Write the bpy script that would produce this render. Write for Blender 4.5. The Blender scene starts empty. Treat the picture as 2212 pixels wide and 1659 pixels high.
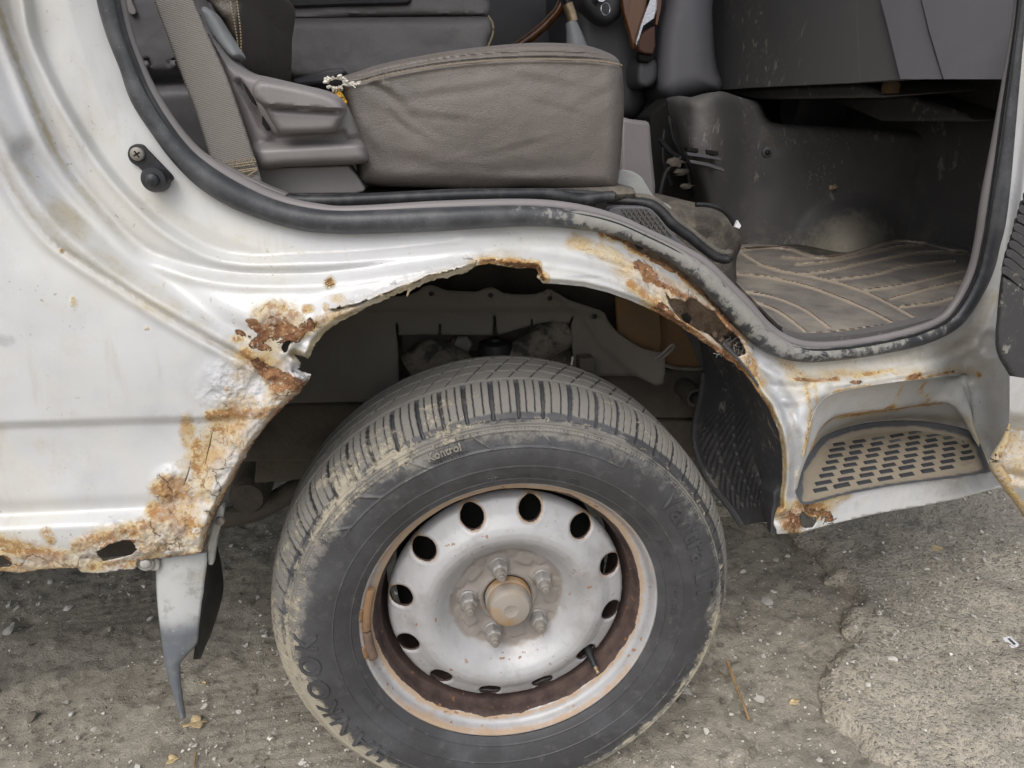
import bpy, bmesh, math, random
import numpy as np
from mathutils import Vector, Matrix
from mathutils.geometry import delaunay_2d_cdt
R = math.radians
scene = bpy.context.scene
COL = scene.collection
rng = np.random.default_rng(7)
random.seed(7)

# ------------------------------------------------------------------ camera
# solved from the wheel rim (a 15 inch steel rim seen as an ellipse) and the level lines of the body
_n = np.array([0.1486, -0.3323, 0.9314]); _n /= np.linalg.norm(_n)
_X = np.array([0.9889, 0.068, -0.133]); _X -= _n * (_X @ _n); _X /= np.linalg.norm(_X)
_Y = -_n; _Z = np.cross(_X, _Y)
RW = np.array([_X, _Y, _Z])                      # camera axes -> world axes
WC = np.array([0.0, 0.035, 0.312])               # centre of the wheel, on the plane of its rim edge
CAM = WC - RW @ np.array([0.0003, -.3193, -.9767])
FOC, PCX, PCY = 1534.0, 1106.0, 829.5            # survey picture is 2212 x 1659
cam = bpy.data.cameras.new('camera'); camo = bpy.data.objects.new('camera', cam); COL.objects.link(camo)
cam.sensor_width = 36; cam.lens = 36 * FOC / 2212; cam.clip_start = 0.02; cam.clip_end = 600
M4 = Matrix.Identity(4)
for i in range(3):
    for j in range(3): M4[i][j] = RW[i, j]
    M4[i][3] = CAM[i]
camo.matrix_world = M4
scene.camera = camo

# ------------------------------------------------------------------ daylight (overcast) and exposure
SUN_EL, SUN_AZ = 52.0, 205.0     # azimuth of the sun: behind and to the left of the viewer
world = bpy.data.worlds.new('World'); scene.world = world; world.use_nodes = True
wn, wl = world.node_tree.nodes, world.node_tree.links
wn.clear()
sky = wn.new('ShaderNodeTexSky'); sky.sky_type = 'NISHITA'; sky.sun_disc = False
sky.sun_elevation = R(SUN_EL); sky.sun_rotation = R(SUN_AZ)
sky.air_density = 1.0; sky.dust_density = 4.0; sky.ozone_density = 1.0
hs = wn.new('ShaderNodeHueSaturation'); hs.inputs['Saturation'].default_value = 0.40
bg = wn.new('ShaderNodeBackground'); bg.inputs['Strength'].default_value = 0.15
wo = wn.new('ShaderNodeOutputWorld')
wl.new(sky.outputs[0], hs.inputs['Color']); wl.new(hs.outputs[0], bg.inputs['Color']); wl.new(bg.outputs[0], wo.inputs['Surface'])
sun = bpy.data.lights.new('sun', 'SUN'); suno = bpy.data.objects.new('sun', sun); COL.objects.link(suno)
sun.energy = 0.9; sun.angle = R(38); sun.color = (1.0, 0.97, 0.92)
_d = Vector((math.sin(R(SUN_AZ)) * math.cos(R(SUN_EL)), math.cos(R(SUN_AZ)) * math.cos(R(SUN_EL)), math.sin(R(SUN_EL))))
suno.rotation_euler = _d.to_track_quat('Z', 'Y').to_euler(); suno.location = (-2, -5, 6)
scene.view_settings.view_transform = 'Standard'; scene.view_settings.look = 'None'
scene.view_settings.exposure = 0.32; scene.view_settings.gamma = 1.0
scene.view_settings.use_curve_mapping = False

# ------------------------------------------------------------------ surveying: sight lines met with real planes
def rays(p):
    p = np.atleast_2d(np.asarray(p, float))
    return np.stack([(p[:, 0] - PCX) / FOC, -(p[:, 1] - PCY) / FOC, -np.ones(len(p))], 1) @ RW.T
def onY(p, y):
    d = rays(p); t = (np.asarray(y, float) - CAM[1]) / d[:, 1]; return CAM + d * t[:, None]
def onZ(p, z):
    d = rays(p); t = (np.asarray(z, float) - CAM[2]) / d[:, 2]; return CAM + d * t[:, None]
def onX(p, x):
    d = rays(p); t = (np.asarray(x, float) - CAM[0]) / d[:, 0]; return CAM + d * t[:, None]

# ------------------------------------------------------------------ numbers
def _hash(i, j, k, s):
    n = (i * 374761393 + j * 668265263 + k * 2147483647 + s * 1274126177) & 0xFFFFFFFF
    n = ((n ^ (n >> 13)) * 1274126177) & 0xFFFFFFFF
    return ((n ^ (n >> 16)) & 0xFFFF) / 65535.0
def vnoise(p, s=0):
    p = np.asarray(p, float)
    if p.shape[1] == 2: p = np.concatenate([p, np.zeros((len(p), 1))], 1)
    f = np.floor(p).astype(np.int64); t = p - f; t = t * t * (3 - 2 * t)
    o = 0
    for a in (0, 1):
        wa = t[:, 0] if a else 1 - t[:, 0]
        for b in (0, 1):
            wb = t[:, 1] if b else 1 - t[:, 1]
            for c in (0, 1):
                wc = t[:, 2] if c else 1 - t[:, 2]
                o = o + wa * wb * wc * _hash(f[:, 0] + a, f[:, 1] + b, f[:, 2] + c, s)
    return o
def fbm(p, oct=4, s=0, gain=.5):
    p = np.asarray(p, float); a, tot, o = 1., 0., 0
    for k in range(oct):
        o = o + a * vnoise(p * 2 ** k + 17.3 * k, s + k); tot += a; a *= gain
    return o / tot
def ss(a, b, x):
    t = np.clip((np.asarray(x, float) - a) / (b - a), 0, 1); return t * t * (3 - 2 * t)
def gauss(x, s): return np.exp(-(x / s) ** 2)
def seg_dist(poly, P, closed=False, signed=False):
    poly = np.asarray(poly, float); P = np.asarray(P, float)
    A = poly if closed else poly[:-1]; B = np.roll(poly, -1, 0) if closed else poly[1:]
    best = np.full(len(P), 1e9); sg = np.ones(len(P))
    for a, b in zip(A, B):
        d = b - a; L = d @ d + 1e-12
        t = np.clip(((P - a) @ d) / L, 0, 1); q = P - (a + t[:, None] * d)
        r = q[:, 0] ** 2 + q[:, 1] ** 2
        m = r < best - 1e-9; best = np.where(m, r, best)
        if signed: sg = np.where(m, np.sign(d[0] * (P[:, 1] - a[1]) - d[1] * (P[:, 0] - a[0]) + 1e-12), sg)
    return np.sqrt(best) * sg
def inside(poly, P):
    poly = np.asarray(poly, float); x, y = P[:, 0], P[:, 1]; c = np.zeros(len(P), bool)
    x0, y0 = poly[-1]
    for x1, y1 in poly:
        if y0 != y1:
            m = ((y1 > y) != (y0 > y)) & (x < (x0 - x1) * (y - y1) / (y0 - y1) + x1); c ^= m
        x0, y0 = x1, y1
    return c
def smooth_line(pts, step=None, n=None, closed=False):
    p = np.asarray(pts, float); N = len(p); out = []
    K = N if closed else N - 1
    for i in range(K):
        if closed: a, b, c, d = p[(i - 1) % N], p[i], p[(i + 1) % N], p[(i + 2) % N]
        else: a, b, c, d = p[max(i - 1, 0)], p[i], p[i + 1], p[min(i + 2, N - 1)]
        for t in np.linspace(0, 1, 12, endpoint=False):
            out.append(.5 * (2 * b + (c - a) * t + (2 * a - 5 * b + 4 * c - d) * t * t + (3 * b - a - 3 * c + d) * t ** 3))
    if not closed: out.append(p[-1])
    return resample(np.array(out), step, n, closed)
def resample(p, step=None, n=None, closed=False):
    p = np.asarray(p, float)
    if closed: p = np.vstack([p, p[:1]])
    s = np.concatenate([[0], np.cumsum(np.linalg.norm(np.diff(p, axis=0), axis=1))])
    if n is None: n = max(2, int(round(s[-1] / step)) + 1)
    u = np.linspace(0, s[-1], n + 1 if closed else n)
    if closed: u = u[:-1]
    return np.stack([np.interp(u, s, p[:, k]) for k in range(p.shape[1])], 1)
def ragged(pts, step=4., amp=2.5, s=3, closed=False):
    q = resample(pts, step=step, closed=closed)
    d = np.gradient(q, axis=0); nn = np.stack([-d[:, 1], d[:, 0]], 1); nn /= np.linalg.norm(nn, axis=1)[:, None] + 1e-9
    k = fbm(q / 11., 3, s) - .5 + .5 * (fbm(q / 4., 2, s + 9) - .5)
    if not closed: k[0] = k[-1] = 0
    return q + nn * (k * 2 * amp)[:, None]

# ------------------------------------------------------------------ objects
def link(o, parent=None, label=None, cat=None, group=None, kind=None):
    COL.objects.link(o)
    if parent is not None:
        o.parent = parent
    for k, v in (('label', label), ('category', cat), ('group', group), ('kind', kind)):
        if v: o[k] = v
    return o
def empty(name, loc=(0, 0, 0), parent=None, **kw):
    o = bpy.data.objects.new(name, None); o.location = loc; o.empty_display_size = .1
    return link(o, parent, **kw)
def org(o):
    v = Vector((0, 0, 0))
    while o is not None: v += o.location; o = o.parent
    return np.array(v)
def mesh(name, V, F, mat, parent=None, smooth=True, sharp=38, loc=None, attrs=None, solid=0, bevel=0, offset=1, **kw):
    """V in world coordinates; F list / array of faces. The object sits at its parent's origin (or at loc)."""
    V = np.asarray(V, float); base = org(parent) if parent is not None else np.zeros(3)
    l = np.array(loc, float) if loc is not None else base
    me = bpy.data.meshes.new(name)
    if isinstance(F, np.ndarray):
        k = F.shape[1]
        me.vertices.add(len(V)); me.vertices.foreach_set('co', (V - l).astype(np.float32).ravel())
        me.loops.add(F.size); me.loops.foreach_set('vertex_index', F.astype(np.int32).ravel())
        me.polygons.add(len(F)); me.polygons.foreach_set('loop_start', np.arange(0, F.size, k, dtype=np.int32))
        me.update(calc_edges=True); me.validate()
    else:
        me.from_pydata((V - l).tolist(), [], F); me.update()
    if smooth:
        me.polygons.foreach_set('use_smooth', np.ones(len(me.polygons), bool))
        if sharp: me.set_sharp_from_angle(angle=R(sharp))
    if attrs:
        for k, a in attrs.items():
            at = me.attributes.new(k, 'FLOAT', 'POINT'); at.data.foreach_set('value', np.asarray(a, np.float32))
    if mat is not None: me.materials.append(mat)
    o = bpy.data.objects.new(name, me); o.location = l - base
    link(o, parent, **kw)
    if solid:
        m = o.modifiers.new('thickness', 'SOLIDIFY'); m.thickness = solid; m.offset = offset
    if bevel:
        m = o.modifiers.new('bevel', 'BEVEL'); m.width = bevel; m.segments = 2; m.limit_method = 'ANGLE'; m.angle_limit = R(35)
    return o
def grid_faces(nu, nv, cu=False, cv=False):
    U = nu if cu else nu - 1; W = nv if cv else nv - 1
    i, j = np.meshgrid(np.arange(U), np.arange(W), indexing='ij'); i, j = i.ravel(), j.ravel()
    i2, j2 = (i + 1) % nu, (j + 1) % nv
    return np.stack([i * nv + j, i2 * nv + j, i2 * nv + j2, i * nv + j2], 1)
def loft(name, rows, mat, parent, n=60, sub=4, closed=False, **kw):
    """rows: list of 3-D polylines, joined smoothly across."""
    rr = np.array([resample(np.asarray(r, float), n=n) for r in rows])
    if sub > 1:
        cols = [smooth_line(rr[:, k], n=(len(rows) - 1) * sub + 1) for k in range(n)]
        rr = np.array(cols).transpose(1, 0, 2)
    V = rr.reshape(-1, 3)
    return mesh(name, V, grid_faces(rr.shape[0], n), mat, parent, **kw)
def tube_vf(path, r, seg=10, closed=False, flat=1., up=(0, 0, 1)):
    p = np.asarray(path, float); N = len(p); r = np.broadcast_to(np.asarray(r, float), (N,))
    t = np.gradient(p, axis=0) if not closed else np.roll(p, -1, 0) - np.roll(p, 1, 0)
    t /= np.linalg.norm(t, axis=1)[:, None] + 1e-12
    u = np.array(up, float); a = u - t * (t @ u)[:, None]; a /= np.linalg.norm(a, axis=1)[:, None] + 1e-9
    b = np.cross(t, a)
    th = np.linspace(0, 2 * np.pi, seg, endpoint=False)
    V = p[:, None] + r[:, None, None] * (np.cos(th)[None, :, None] * a[:, None] + flat * np.sin(th)[None, :, None] * b[:, None])
    F = grid_faces(N, seg, closed, True); V = V.reshape(-1, 3)
    F = F.tolist()
    if not closed:
        F.append(list(range(seg))[::-1]); F.append([(N - 1) * seg + k for k in range(seg)])
    return V, F
def tube(name, path, r, mat, parent, seg=10, closed=False, flat=1., up=(0, 0, 1), attrs=None, **kw):
    V, F = tube_vf(path, r, seg, closed, flat, up)
    return mesh(name, V, F, mat, parent, attrs=attrs, **kw)
def join_vf(parts):
    V, F, k = [], [], 0
    for v, f in parts:
        V.append(np.asarray(v)); F += [[i + k for i in q] for q in (f.tolist() if isinstance(f, np.ndarray) else f)]; k += len(v)
    return np.vstack(V), F
def lathe_vf(prof, c, axis='Y', seg=48, caps=False):
    """prof: (radius, along) pairs; axis points along +Y from c."""
    prof = np.asarray(prof, float); th = np.linspace(0, 2 * np.pi, seg, endpoint=False)
    r, a = prof[:, 0], prof[:, 1]
    X = r[:, None] * np.cos(th); Zz = r[:, None] * np.sin(th); A = np.broadcast_to(a[:, None], X.shape)
    V = np.stack([X, A, Zz] if axis == 'Y' else ([X, Zz, A] if axis == 'Z' else [A, X, Zz]), -1).reshape(-1, 3) + np.asarray(c)
    F = grid_faces(len(prof), seg, False, True).tolist()
    if caps: F += [list(range(seg)), [(len(prof) - 1) * seg + k for k in range(seg)][::-1]]
    return V, F
def slab_vf(front, off):
    f = np.asarray(front, float); N = len(f); V = np.vstack([f, f + np.asarray(off)])
    F = [list(range(N)), list(range(2 * N - 1, N - 1, -1))] + [[(i + 1) % N, i, N + i, N + (i + 1) % N] for i in range(N)]
    return V, F
def slab(name, front, off, mat, parent, bevel=.004, **kw):
    V, F = slab_vf(front, off); o = mesh(name, V, F, mat, parent, bevel=bevel, **kw)
    bm = bmesh.new(); bm.from_mesh(o.data); bmesh.ops.recalc_face_normals(bm, faces=bm.faces); bm.to_mesh(o.data); bm.free()
    return o
def box(name, lo, hi, mat, parent, bevel=.006, **kw):
    x0, y0, z0 = lo; x1, y1, z1 = hi
    return slab(name, [(x0, y0, z0), (x1, y0, z0), (x1, y0, z1), (x0, y0, z1)], (0, y1 - y0, 0), mat, parent, bevel, **kw)
def sheet_points(outer, holes, step, fine=None):
    """triangulate an outline (survey units) with holes; returns points and triangles"""
    outer = np.asarray(outer, float)
    loops = [outer] + [np.asarray(h, float) for h in holes]
    lo, hi = outer.min(0), outer.max(0)
    gs = []
    def gridpts(st, sd):
        gx, gy = np.meshgrid(np.arange(lo[0], hi[0], st), np.arange(lo[1], hi[1], st * .866))
        gx = gx + (np.arange(gx.shape[0]) % 2)[:, None] * st / 2
        g = np.stack([gx.ravel(), gy.ravel()], 1)
        return g + (np.random.default_rng(sd).random(g.shape) - .5) * st * .3
    G = gridpts(step, 1)
    if fine is not None:
        fstep, ffun = fine
        G = G[ffun(G) < .5]; H = gridpts(fstep, 2); H = H[ffun(H) >= .5]; G = np.vstack([G, H])
    m = inside(outer, G)
    for h in loops[1:]: m &= ~inside(h, G)
    G = G[m]
    dm = np.full(len(G), 1e9)
    for l in loops: dm = np.minimum(dm, seg_dist(l, G, True))
    G = G[dm > (1.3 if fine is not None else step * .4)]
    P = np.vstack(loops + [G]); E, k = [], 0
    for l in loops:
        n = len(l); E += [(k + i, k + (i + 1) % n) for i in range(n)]; k += n
    r = delaunay_2d_cdt([Vector(q) for q in P], E, [], 0, 1e-4)
    V = np.array([(v.x, v.y) for v in r[0]]); T = np.array([f for f in r[2] if len(f) == 3])
    c = V[T].mean(1); m = inside(outer, c)
    for h in loops[1:]: m &= ~inside(h, c)
    T = T[m]
    d1, d2 = V[T[:, 1]] - V[T[:, 0]], V[T[:, 2]] - V[T[:, 0]]
    flip = d1[:, 0] * d2[:, 1] - d1[:, 1] * d2[:, 0] > 0      # face the viewer
    T[flip] = T[flip][:, ::-1]
    return V, T
def with_back(W, T, off):
    """close a sheet into a solid: boundary walls and a back copy shifted by off"""
    e = np.sort(np.concatenate([T[:, [0, 1]], T[:, [1, 2]], T[:, [2, 0]]]), 1)
    d = np.concatenate([T[:, [0, 1]], T[:, [1, 2]], T[:, [2, 0]]])
    _, inv, cnt = np.unique(e, axis=0, return_inverse=True, return_counts=True)
    b = d[cnt[inv.ravel()] == 1]; N = len(W)
    V = np.vstack([W, W + np.asarray(off)])
    F = T.tolist() + [[int(q[1]), int(q[0]), int(q[0]) + N, int(q[1]) + N] for q in b]
    return V, F
def puffy(name, outline, y0, depth, edge, mat, parent, step=9, wrinkle=0., wscale=40., yfun=None, attrs=None, fine=None, **kw):
    """a cushion-like body: outline on the plane y0, rounded towards its edge, going back by depth"""
    o = resample(outline, step=step * .8, closed=True)
    V, T = sheet_points(o, [], step, fine)
    d = seg_dist(o, V, True); e = np.clip(d / edge, 0, 1); sc = .00075 * (y0 + .77) / .77
    y = y0 + edge * sc * (1 - np.sqrt(1 - (1 - e) ** 2))
    if wrinkle: y = y + wrinkle * (fbm(V / wscale, 4, 5) - .5) * np.minimum(1, d / 8)
    if yfun is not None: y = y + yfun(V)
    W = onY(V, y); VV, F = with_back(W, T, (0, depth, 0) if np.isscalar(depth) else depth)
    at = {k: np.concatenate([f(V)] * 2) for k, f in attrs.items()} if attrs else None
    return mesh(name, VV, F, mat, parent, sharp=60, attrs=at, **kw)

# ------------------------------------------------------------------ materials
def lin(r, g, b):
    f = lambda c: (c / 255 / 12.92 if c <= 10 else ((c / 255 + .055) / 1.055) ** 2.4)
    return (f(r), f(g), f(b), 1.)
class Mat:
    def __init__(s, name, base, rough=.6, metal=0., spec=.5, coat=0.):
        s.m = bpy.data.materials.new(name); s.m.use_nodes = True; s.t = s.m.node_tree; s.n = s.t.nodes; s.l = s.t.links
        s.b = s.n['Principled BSDF']; s.b.inputs['Roughness'].default_value = rough; s.b.inputs['Metallic'].default_value = metal
        s.b.inputs['Specular IOR Level'].default_value = spec; s.b.inputs['Coat Weight'].default_value = coat
        s.c = None; s.base = base; s.r = None; s.nm = None
        s.tc = s.n.new('ShaderNodeTexCoord').outputs['Object']; s.col(base)
    def col(s, c):
        g = s.n.new('ShaderNodeRGB'); g.outputs[0].default_value = c; s.c = g.outputs[0]
    def coord(s, scale=(1, 1, 1), rot=(0, 0, 0)):
        mp = s.n.new('ShaderNodeMapping'); mp.inputs['Scale'].default_value = scale; mp.inputs['Rotation'].default_value = rot
        s.l.new(s.tc, mp.inputs['Vector']); return mp.outputs[0]
    def noise(s, scale, detail=5, rough=.6, dist=0., co=None, out='Fac'):
        x = s.n.new('ShaderNodeTexNoise'); x.inputs['Scale'].default_value = scale; x.inputs['Detail'].default_value = detail
        x.inputs['Roughness'].default_value = rough; x.inputs['Distortion'].default_value = dist
        s.l.new(co or s.tc, x.inputs['Vector']); return x.outputs[out]
    def voro(s, scale, feature='F1', co=None, rand=1.):
        x = s.n.new('ShaderNodeTexVoronoi'); x.feature = feature; x.inputs['Scale'].default_value = scale
        x.inputs['Randomness'].default_value = rand; s.l.new(co or s.tc, x.inputs['Vector']); return x.outputs['Distance']
    def wave(s, scale, dist=0, co=None, dirn='X'):
        x = s.n.new('ShaderNodeTexWave'); x.bands_direction = dirn; x.inputs['Scale'].default_value = scale; x.inputs['Distortion'].default_value = dist
        s.l.new(co or s.tc, x.inputs['Vector']); return x.outputs['Fac']
    def attr(s, name):
        a = s.n.new('ShaderNodeAttribute'); a.attribute_name = name; return a.outputs['Fac']
    def math(s, op, a, b=0., c=None):
        x = s.n.new('ShaderNodeMath'); x.operation = op
        for k, v in enumerate((a, b) if c is None else (a, b, c)):
            if isinstance(v, (int, float)): x.inputs[k].default_value = v
            else: s.l.new(v, x.inputs[k])
        return x.outputs[0]
    def ramp(s, f, lo, hi, a=0., b=1.):
        x = s.n.new('ShaderNodeMapRange'); x.interpolation_type = 'SMOOTHSTEP'
        for k, v in zip(('From Min', 'From Max', 'To Min', 'To Max'), (lo, hi, a, b)): x.inputs[k].default_value = v
        s.l.new(f, x.inputs['Value']); return x.outputs['Result']
    def mixc(s, f, c1, c2, mode='MIX'):
        x = s.n.new('ShaderNodeMix'); x.data_type = 'RGBA'; x.blend_type = mode
        for k, v in ((0, f), (6, c1), (7, c2)):
            if isinstance(v, (int, float)): x.inputs[k].default_value = v
            elif isinstance(v, tuple): x.inputs[k].default_value = v
            else: s.l.new(v, x.inputs[k])
        return x.outputs[2]
    def over(s, f, c, amt=1.):
        if amt != 1.: f = s.math('MULTIPLY', f, amt)
        s.c = s.mixc(f, s.c, c); return f
    def blotch(s, c, scale, lo, hi, amt=1., detail=6, dist=0., rough=.65, co=None):
        return s.over(s.ramp(s.noise(scale, detail, rough, dist, co), lo, hi), c, amt)
    def roughness(s, f, lo, hi):
        s.l.new(s.ramp(f, 0, 1, lo, hi), s.b.inputs['Roughness'])
    def bump(s, h, strength=.5, dist=.002):
        x = s.n.new('ShaderNodeBump'); x.inputs['Strength'].default_value = strength; x.inputs['Distance'].default_value = dist
        s.l.new(h, x.inputs['Height'])
        if s.nm is not None: s.l.new(s.nm, x.inputs['Normal'])
        s.nm = x.outputs[0]
    def done(s):
        s.l.new(s.c, s.b.inputs['Base Color'])
        if s.nm is not None: s.l.new(s.nm, s.b.inputs['Normal'])
        return s.m
# ------------------------------------------------------------------ the materials of the place
def m_paint():
    m = Mat('pearl_white_paint', (.545, .55, .56, 1), .36, .0, .5, .35)
    m.b.inputs['Coat Roughness'].default_value = .1
    mul = lambda x, k: m.math('MULTIPLY', m.math('SUBTRACT', x, .5), k)
    m.blotch((.36, .375, .42, 1), 2.1, .43, .65, .55, 7, .8); m.blotch((.58, .565, .50, 1), 3.7, .45, .66, .5, 6, .8)  # grey-blue clouds put the panel's soft reflections into the paint colour
    m.blotch((.44, .41, .33, 1), 9, .50, .74, .5, 8, .5); m.blotch((.60, .61, .62, 1), 5, .5, .7, .5)
    m.over(m.ramp(m.noise(900, 2), .55, .75), (.64, .64, .64, 1), .35)
    m.over(m.ramp(m.noise(16, 6, .65, .3, m.coord((2.6, 1, .5))), .54, .76), (.36, .33, .26, 1), .35)      # drips of grime
    m.over(m.math('MULTIPLY', m.ramp(m.noise(190, 3, .5), .66, .72), m.ramp(m.noise(9, 3), .45, .6)), (.20, .17, .13, 1), .6)                                   # specks
    m.over(m.math('MULTIPLY', m.ramp(m.noise(60, 4, .6, .6, m.coord((.45, 1, 2.0), (0, .9, 0))), .68, .72), m.ramp(m.noise(6, 2), .52, .62)), (.30, .29, .28, 1), .5)   # scratches
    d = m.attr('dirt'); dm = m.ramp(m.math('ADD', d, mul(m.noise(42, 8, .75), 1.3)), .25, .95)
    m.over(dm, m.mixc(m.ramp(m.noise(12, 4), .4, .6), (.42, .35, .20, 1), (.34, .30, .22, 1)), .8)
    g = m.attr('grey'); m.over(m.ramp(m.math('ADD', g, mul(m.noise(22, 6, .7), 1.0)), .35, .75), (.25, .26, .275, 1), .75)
    bl0 = m.attr('blister'); st = m.math('MULTIPLY', m.attr('rust'), 1.22)
    n1 = m.math('ADD', m.math('MULTIPLY', m.noise(60, 8, .76, .6), .55), m.math('MULTIPLY', m.noise(17, 6, .7, .8, m.coord((1.3, 1, .8))), .45))
    sm = m.ramp(m.math('ADD', st, mul(n1, 2.4)), .22, .92)
    m.over(sm, m.mixc(m.ramp(m.noise(26, 6, .7), .36, .64), (.54, .42, .20, 1), (.41, .25, .075, 1)), .86)
    sm2 = m.ramp(m.math('ADD', st, mul(m.noise(110, 8, .8, .4), 2.8)), .72, 1.05)
    m.over(sm2, m.mixc(m.noise(60, 4), (.33, .15, .035, 1), (.20, .085, .025, 1)), .8)
    m.over(m.math('MULTIPLY', m.ramp(st, .2, .6), m.math('MAXIMUM', m.ramp(m.noise(190, 6, .75), .58, .64), m.ramp(m.noise(50, 7, .75, .8), .58, .63))), (.56, .545, .49, 1), .85)     # paint left in flakes
    m.over(m.math('MULTIPLY', m.ramp(bl0, .2, .7), m.ramp(m.noise(14, 6, .7), .4, .62)), (.44, .43, .42, 1), .5)
    ba = m.attr('bare'); n3 = m.math('ADD', m.math('MULTIPLY', m.noise(95, 8, .78, .9), .45), m.math('MULTIPLY', m.noise(24, 6, .7, 1.2), .55))
    bm_ = m.ramp(m.math('ADD', ba, mul(n3, 3.2)), .52, .60)
    rc = m.mixc(m.ramp(m.noise(45, 7, .75), .38, .62), (.125, .050, .022, 1), (.315, .165, .075, 1))
    rc = m.mixc(m.ramp(m.noise(190, 6, .75), .56, .64), rc, (.48, .41, .29, 1))
    rc = m.mixc(m.ramp(m.noise(260, 5, .75), .60, .68), rc, (.055, .022, .012, 1))
    m.over(bm_, rc)
    bl = m.attr('blister')
    dv = m.n.new('ShaderNodeVectorMath'); dv.operation = 'MULTIPLY_ADD'; m.l.new(m.noise(40, 5, .7, out='Color'), dv.inputs[0]); dv.inputs[1].default_value = (.02, .02, .02); m.l.new(m.tc, dv.inputs[2])
    ck = m.math('MULTIPLY', m.ramp(m.voro(26, 'DISTANCE_TO_EDGE', dv.outputs[0]), .004, .030, 1, 0), m.math('MULTIPLY', m.ramp(m.noise(15, 4, .6), .50, .58), m.ramp(bl, .25, .6)))
    m.over(ck, (.10, .06, .035, 1), .85)
    allr = m.math('MAXIMUM', m.math('MAXIMUM', sm, bm_), m.math('MAXIMUM', m.math('MULTIPLY', dm, .6), m.math('MULTIPLY', bl, .5)))
    m.roughness(allr, .34, .9); m.l.new(m.ramp(allr, 0, .8, .35, 0), m.b.inputs['Coat Weight'])
    m.bump(m.math('MULTIPLY', m.noise(48, 5, .5, .6), m.math('MAXIMUM', bl, m.math('MULTIPLY', bm_, .5))), .9, .008)
    m.bump(m.math('MULTIPLY', m.noise(150, 6, .6), m.math('ADD', m.math('MULTIPLY', m.math('MAXIMUM', m.math('MULTIPLY', bl, .55), m.math('MAXIMUM', bm_, m.math('MULTIPLY', sm, .5))), 1.), .01)), .8, .005)
    m.bump(m.math('SUBTRACT', 1., bm_), .9, .0022); m.bump(m.math('SUBTRACT', 1., ck), .6, .0016)
    m.bump(m.noise(7, 2), .22, .004)
    return m.done()
def m_rubber_seal():
    m = Mat('door_seal_rubber', lin(52, 54, 58), .5)
    m.blotch(lin(105, 106, 108), 30, .4, .7, .35)
    w = m.attr('wear'); n = m.noise(60, 8, .75, .5, m.coord((1, 1, 1)))
    wm = m.ramp(m.math('ADD', w, m.math('MULTIPLY', m.math('SUBTRACT', n, .5), 1.6)), .42, .6)
    m.over(wm, m.mixc(m.noise(120, 4), lin(128, 128, 128), lin(158, 155, 146)), .8)
    m.over(m.ramp(m.noise(600, 2), .66, .72), lin(150, 150, 148), .35)
    m.roughness(wm, .42, .75); m.bump(m.noise(300, 4), .2, .001)
    return m.done()
def m_tyre():
    m = Mat('tyre_rubber', lin(61, 61, 63), .62, 0, .4)
    m.blotch(lin(88, 89, 93), 9, .42, .7, .6, 8); m.blotch(lin(48, 48, 49), 14, .5, .75, .5, 8); m.blotch(lin(106, 105, 104), 60, .52, .78, .45, 8)
    dd = m.attr('dust'); n = m.math('ADD', m.math('MULTIPLY', m.noise(75, 8, .8, .4), .6), m.math('MULTIPLY', m.noise(20, 6, .7, .6), .4))
    dm = m.ramp(m.math('ADD', dd, m.math('MULTIPLY', m.math('SUBTRACT', n, .5), 2.6)), .42, .86)
    m.over(dm, m.mixc(m.noise(20, 4), lin(116, 114, 110), lin(136, 132, 124)), .84)
    mu = m.attr('mud'); n2 = m.math('ADD', m.math('MULTIPLY', m.noise(110, 8, .8, .6), .5), m.math('MULTIPLY', m.noise(22, 6, .7, .6), .5))
    mm = m.ramp(m.math('ADD', mu, m.math('MULTIPLY', m.math('SUBTRACT', n2, .5), 3.0)), .5, .68)
    m.over(mm, m.mixc(m.noise(50, 4), lin(150, 144, 132), lin(184, 174, 152)), .75)
    m.over(m.ramp(m.noise(420, 3), .68, .74), lin(150, 146, 138), .35)
    m.roughness(m.math('MAXIMUM', dm, mm), .5, .95)
    m.bump(m.noise(500, 4), .25, .0008); m.bump(mm, .6, .0008)
    return m.done()
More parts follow.
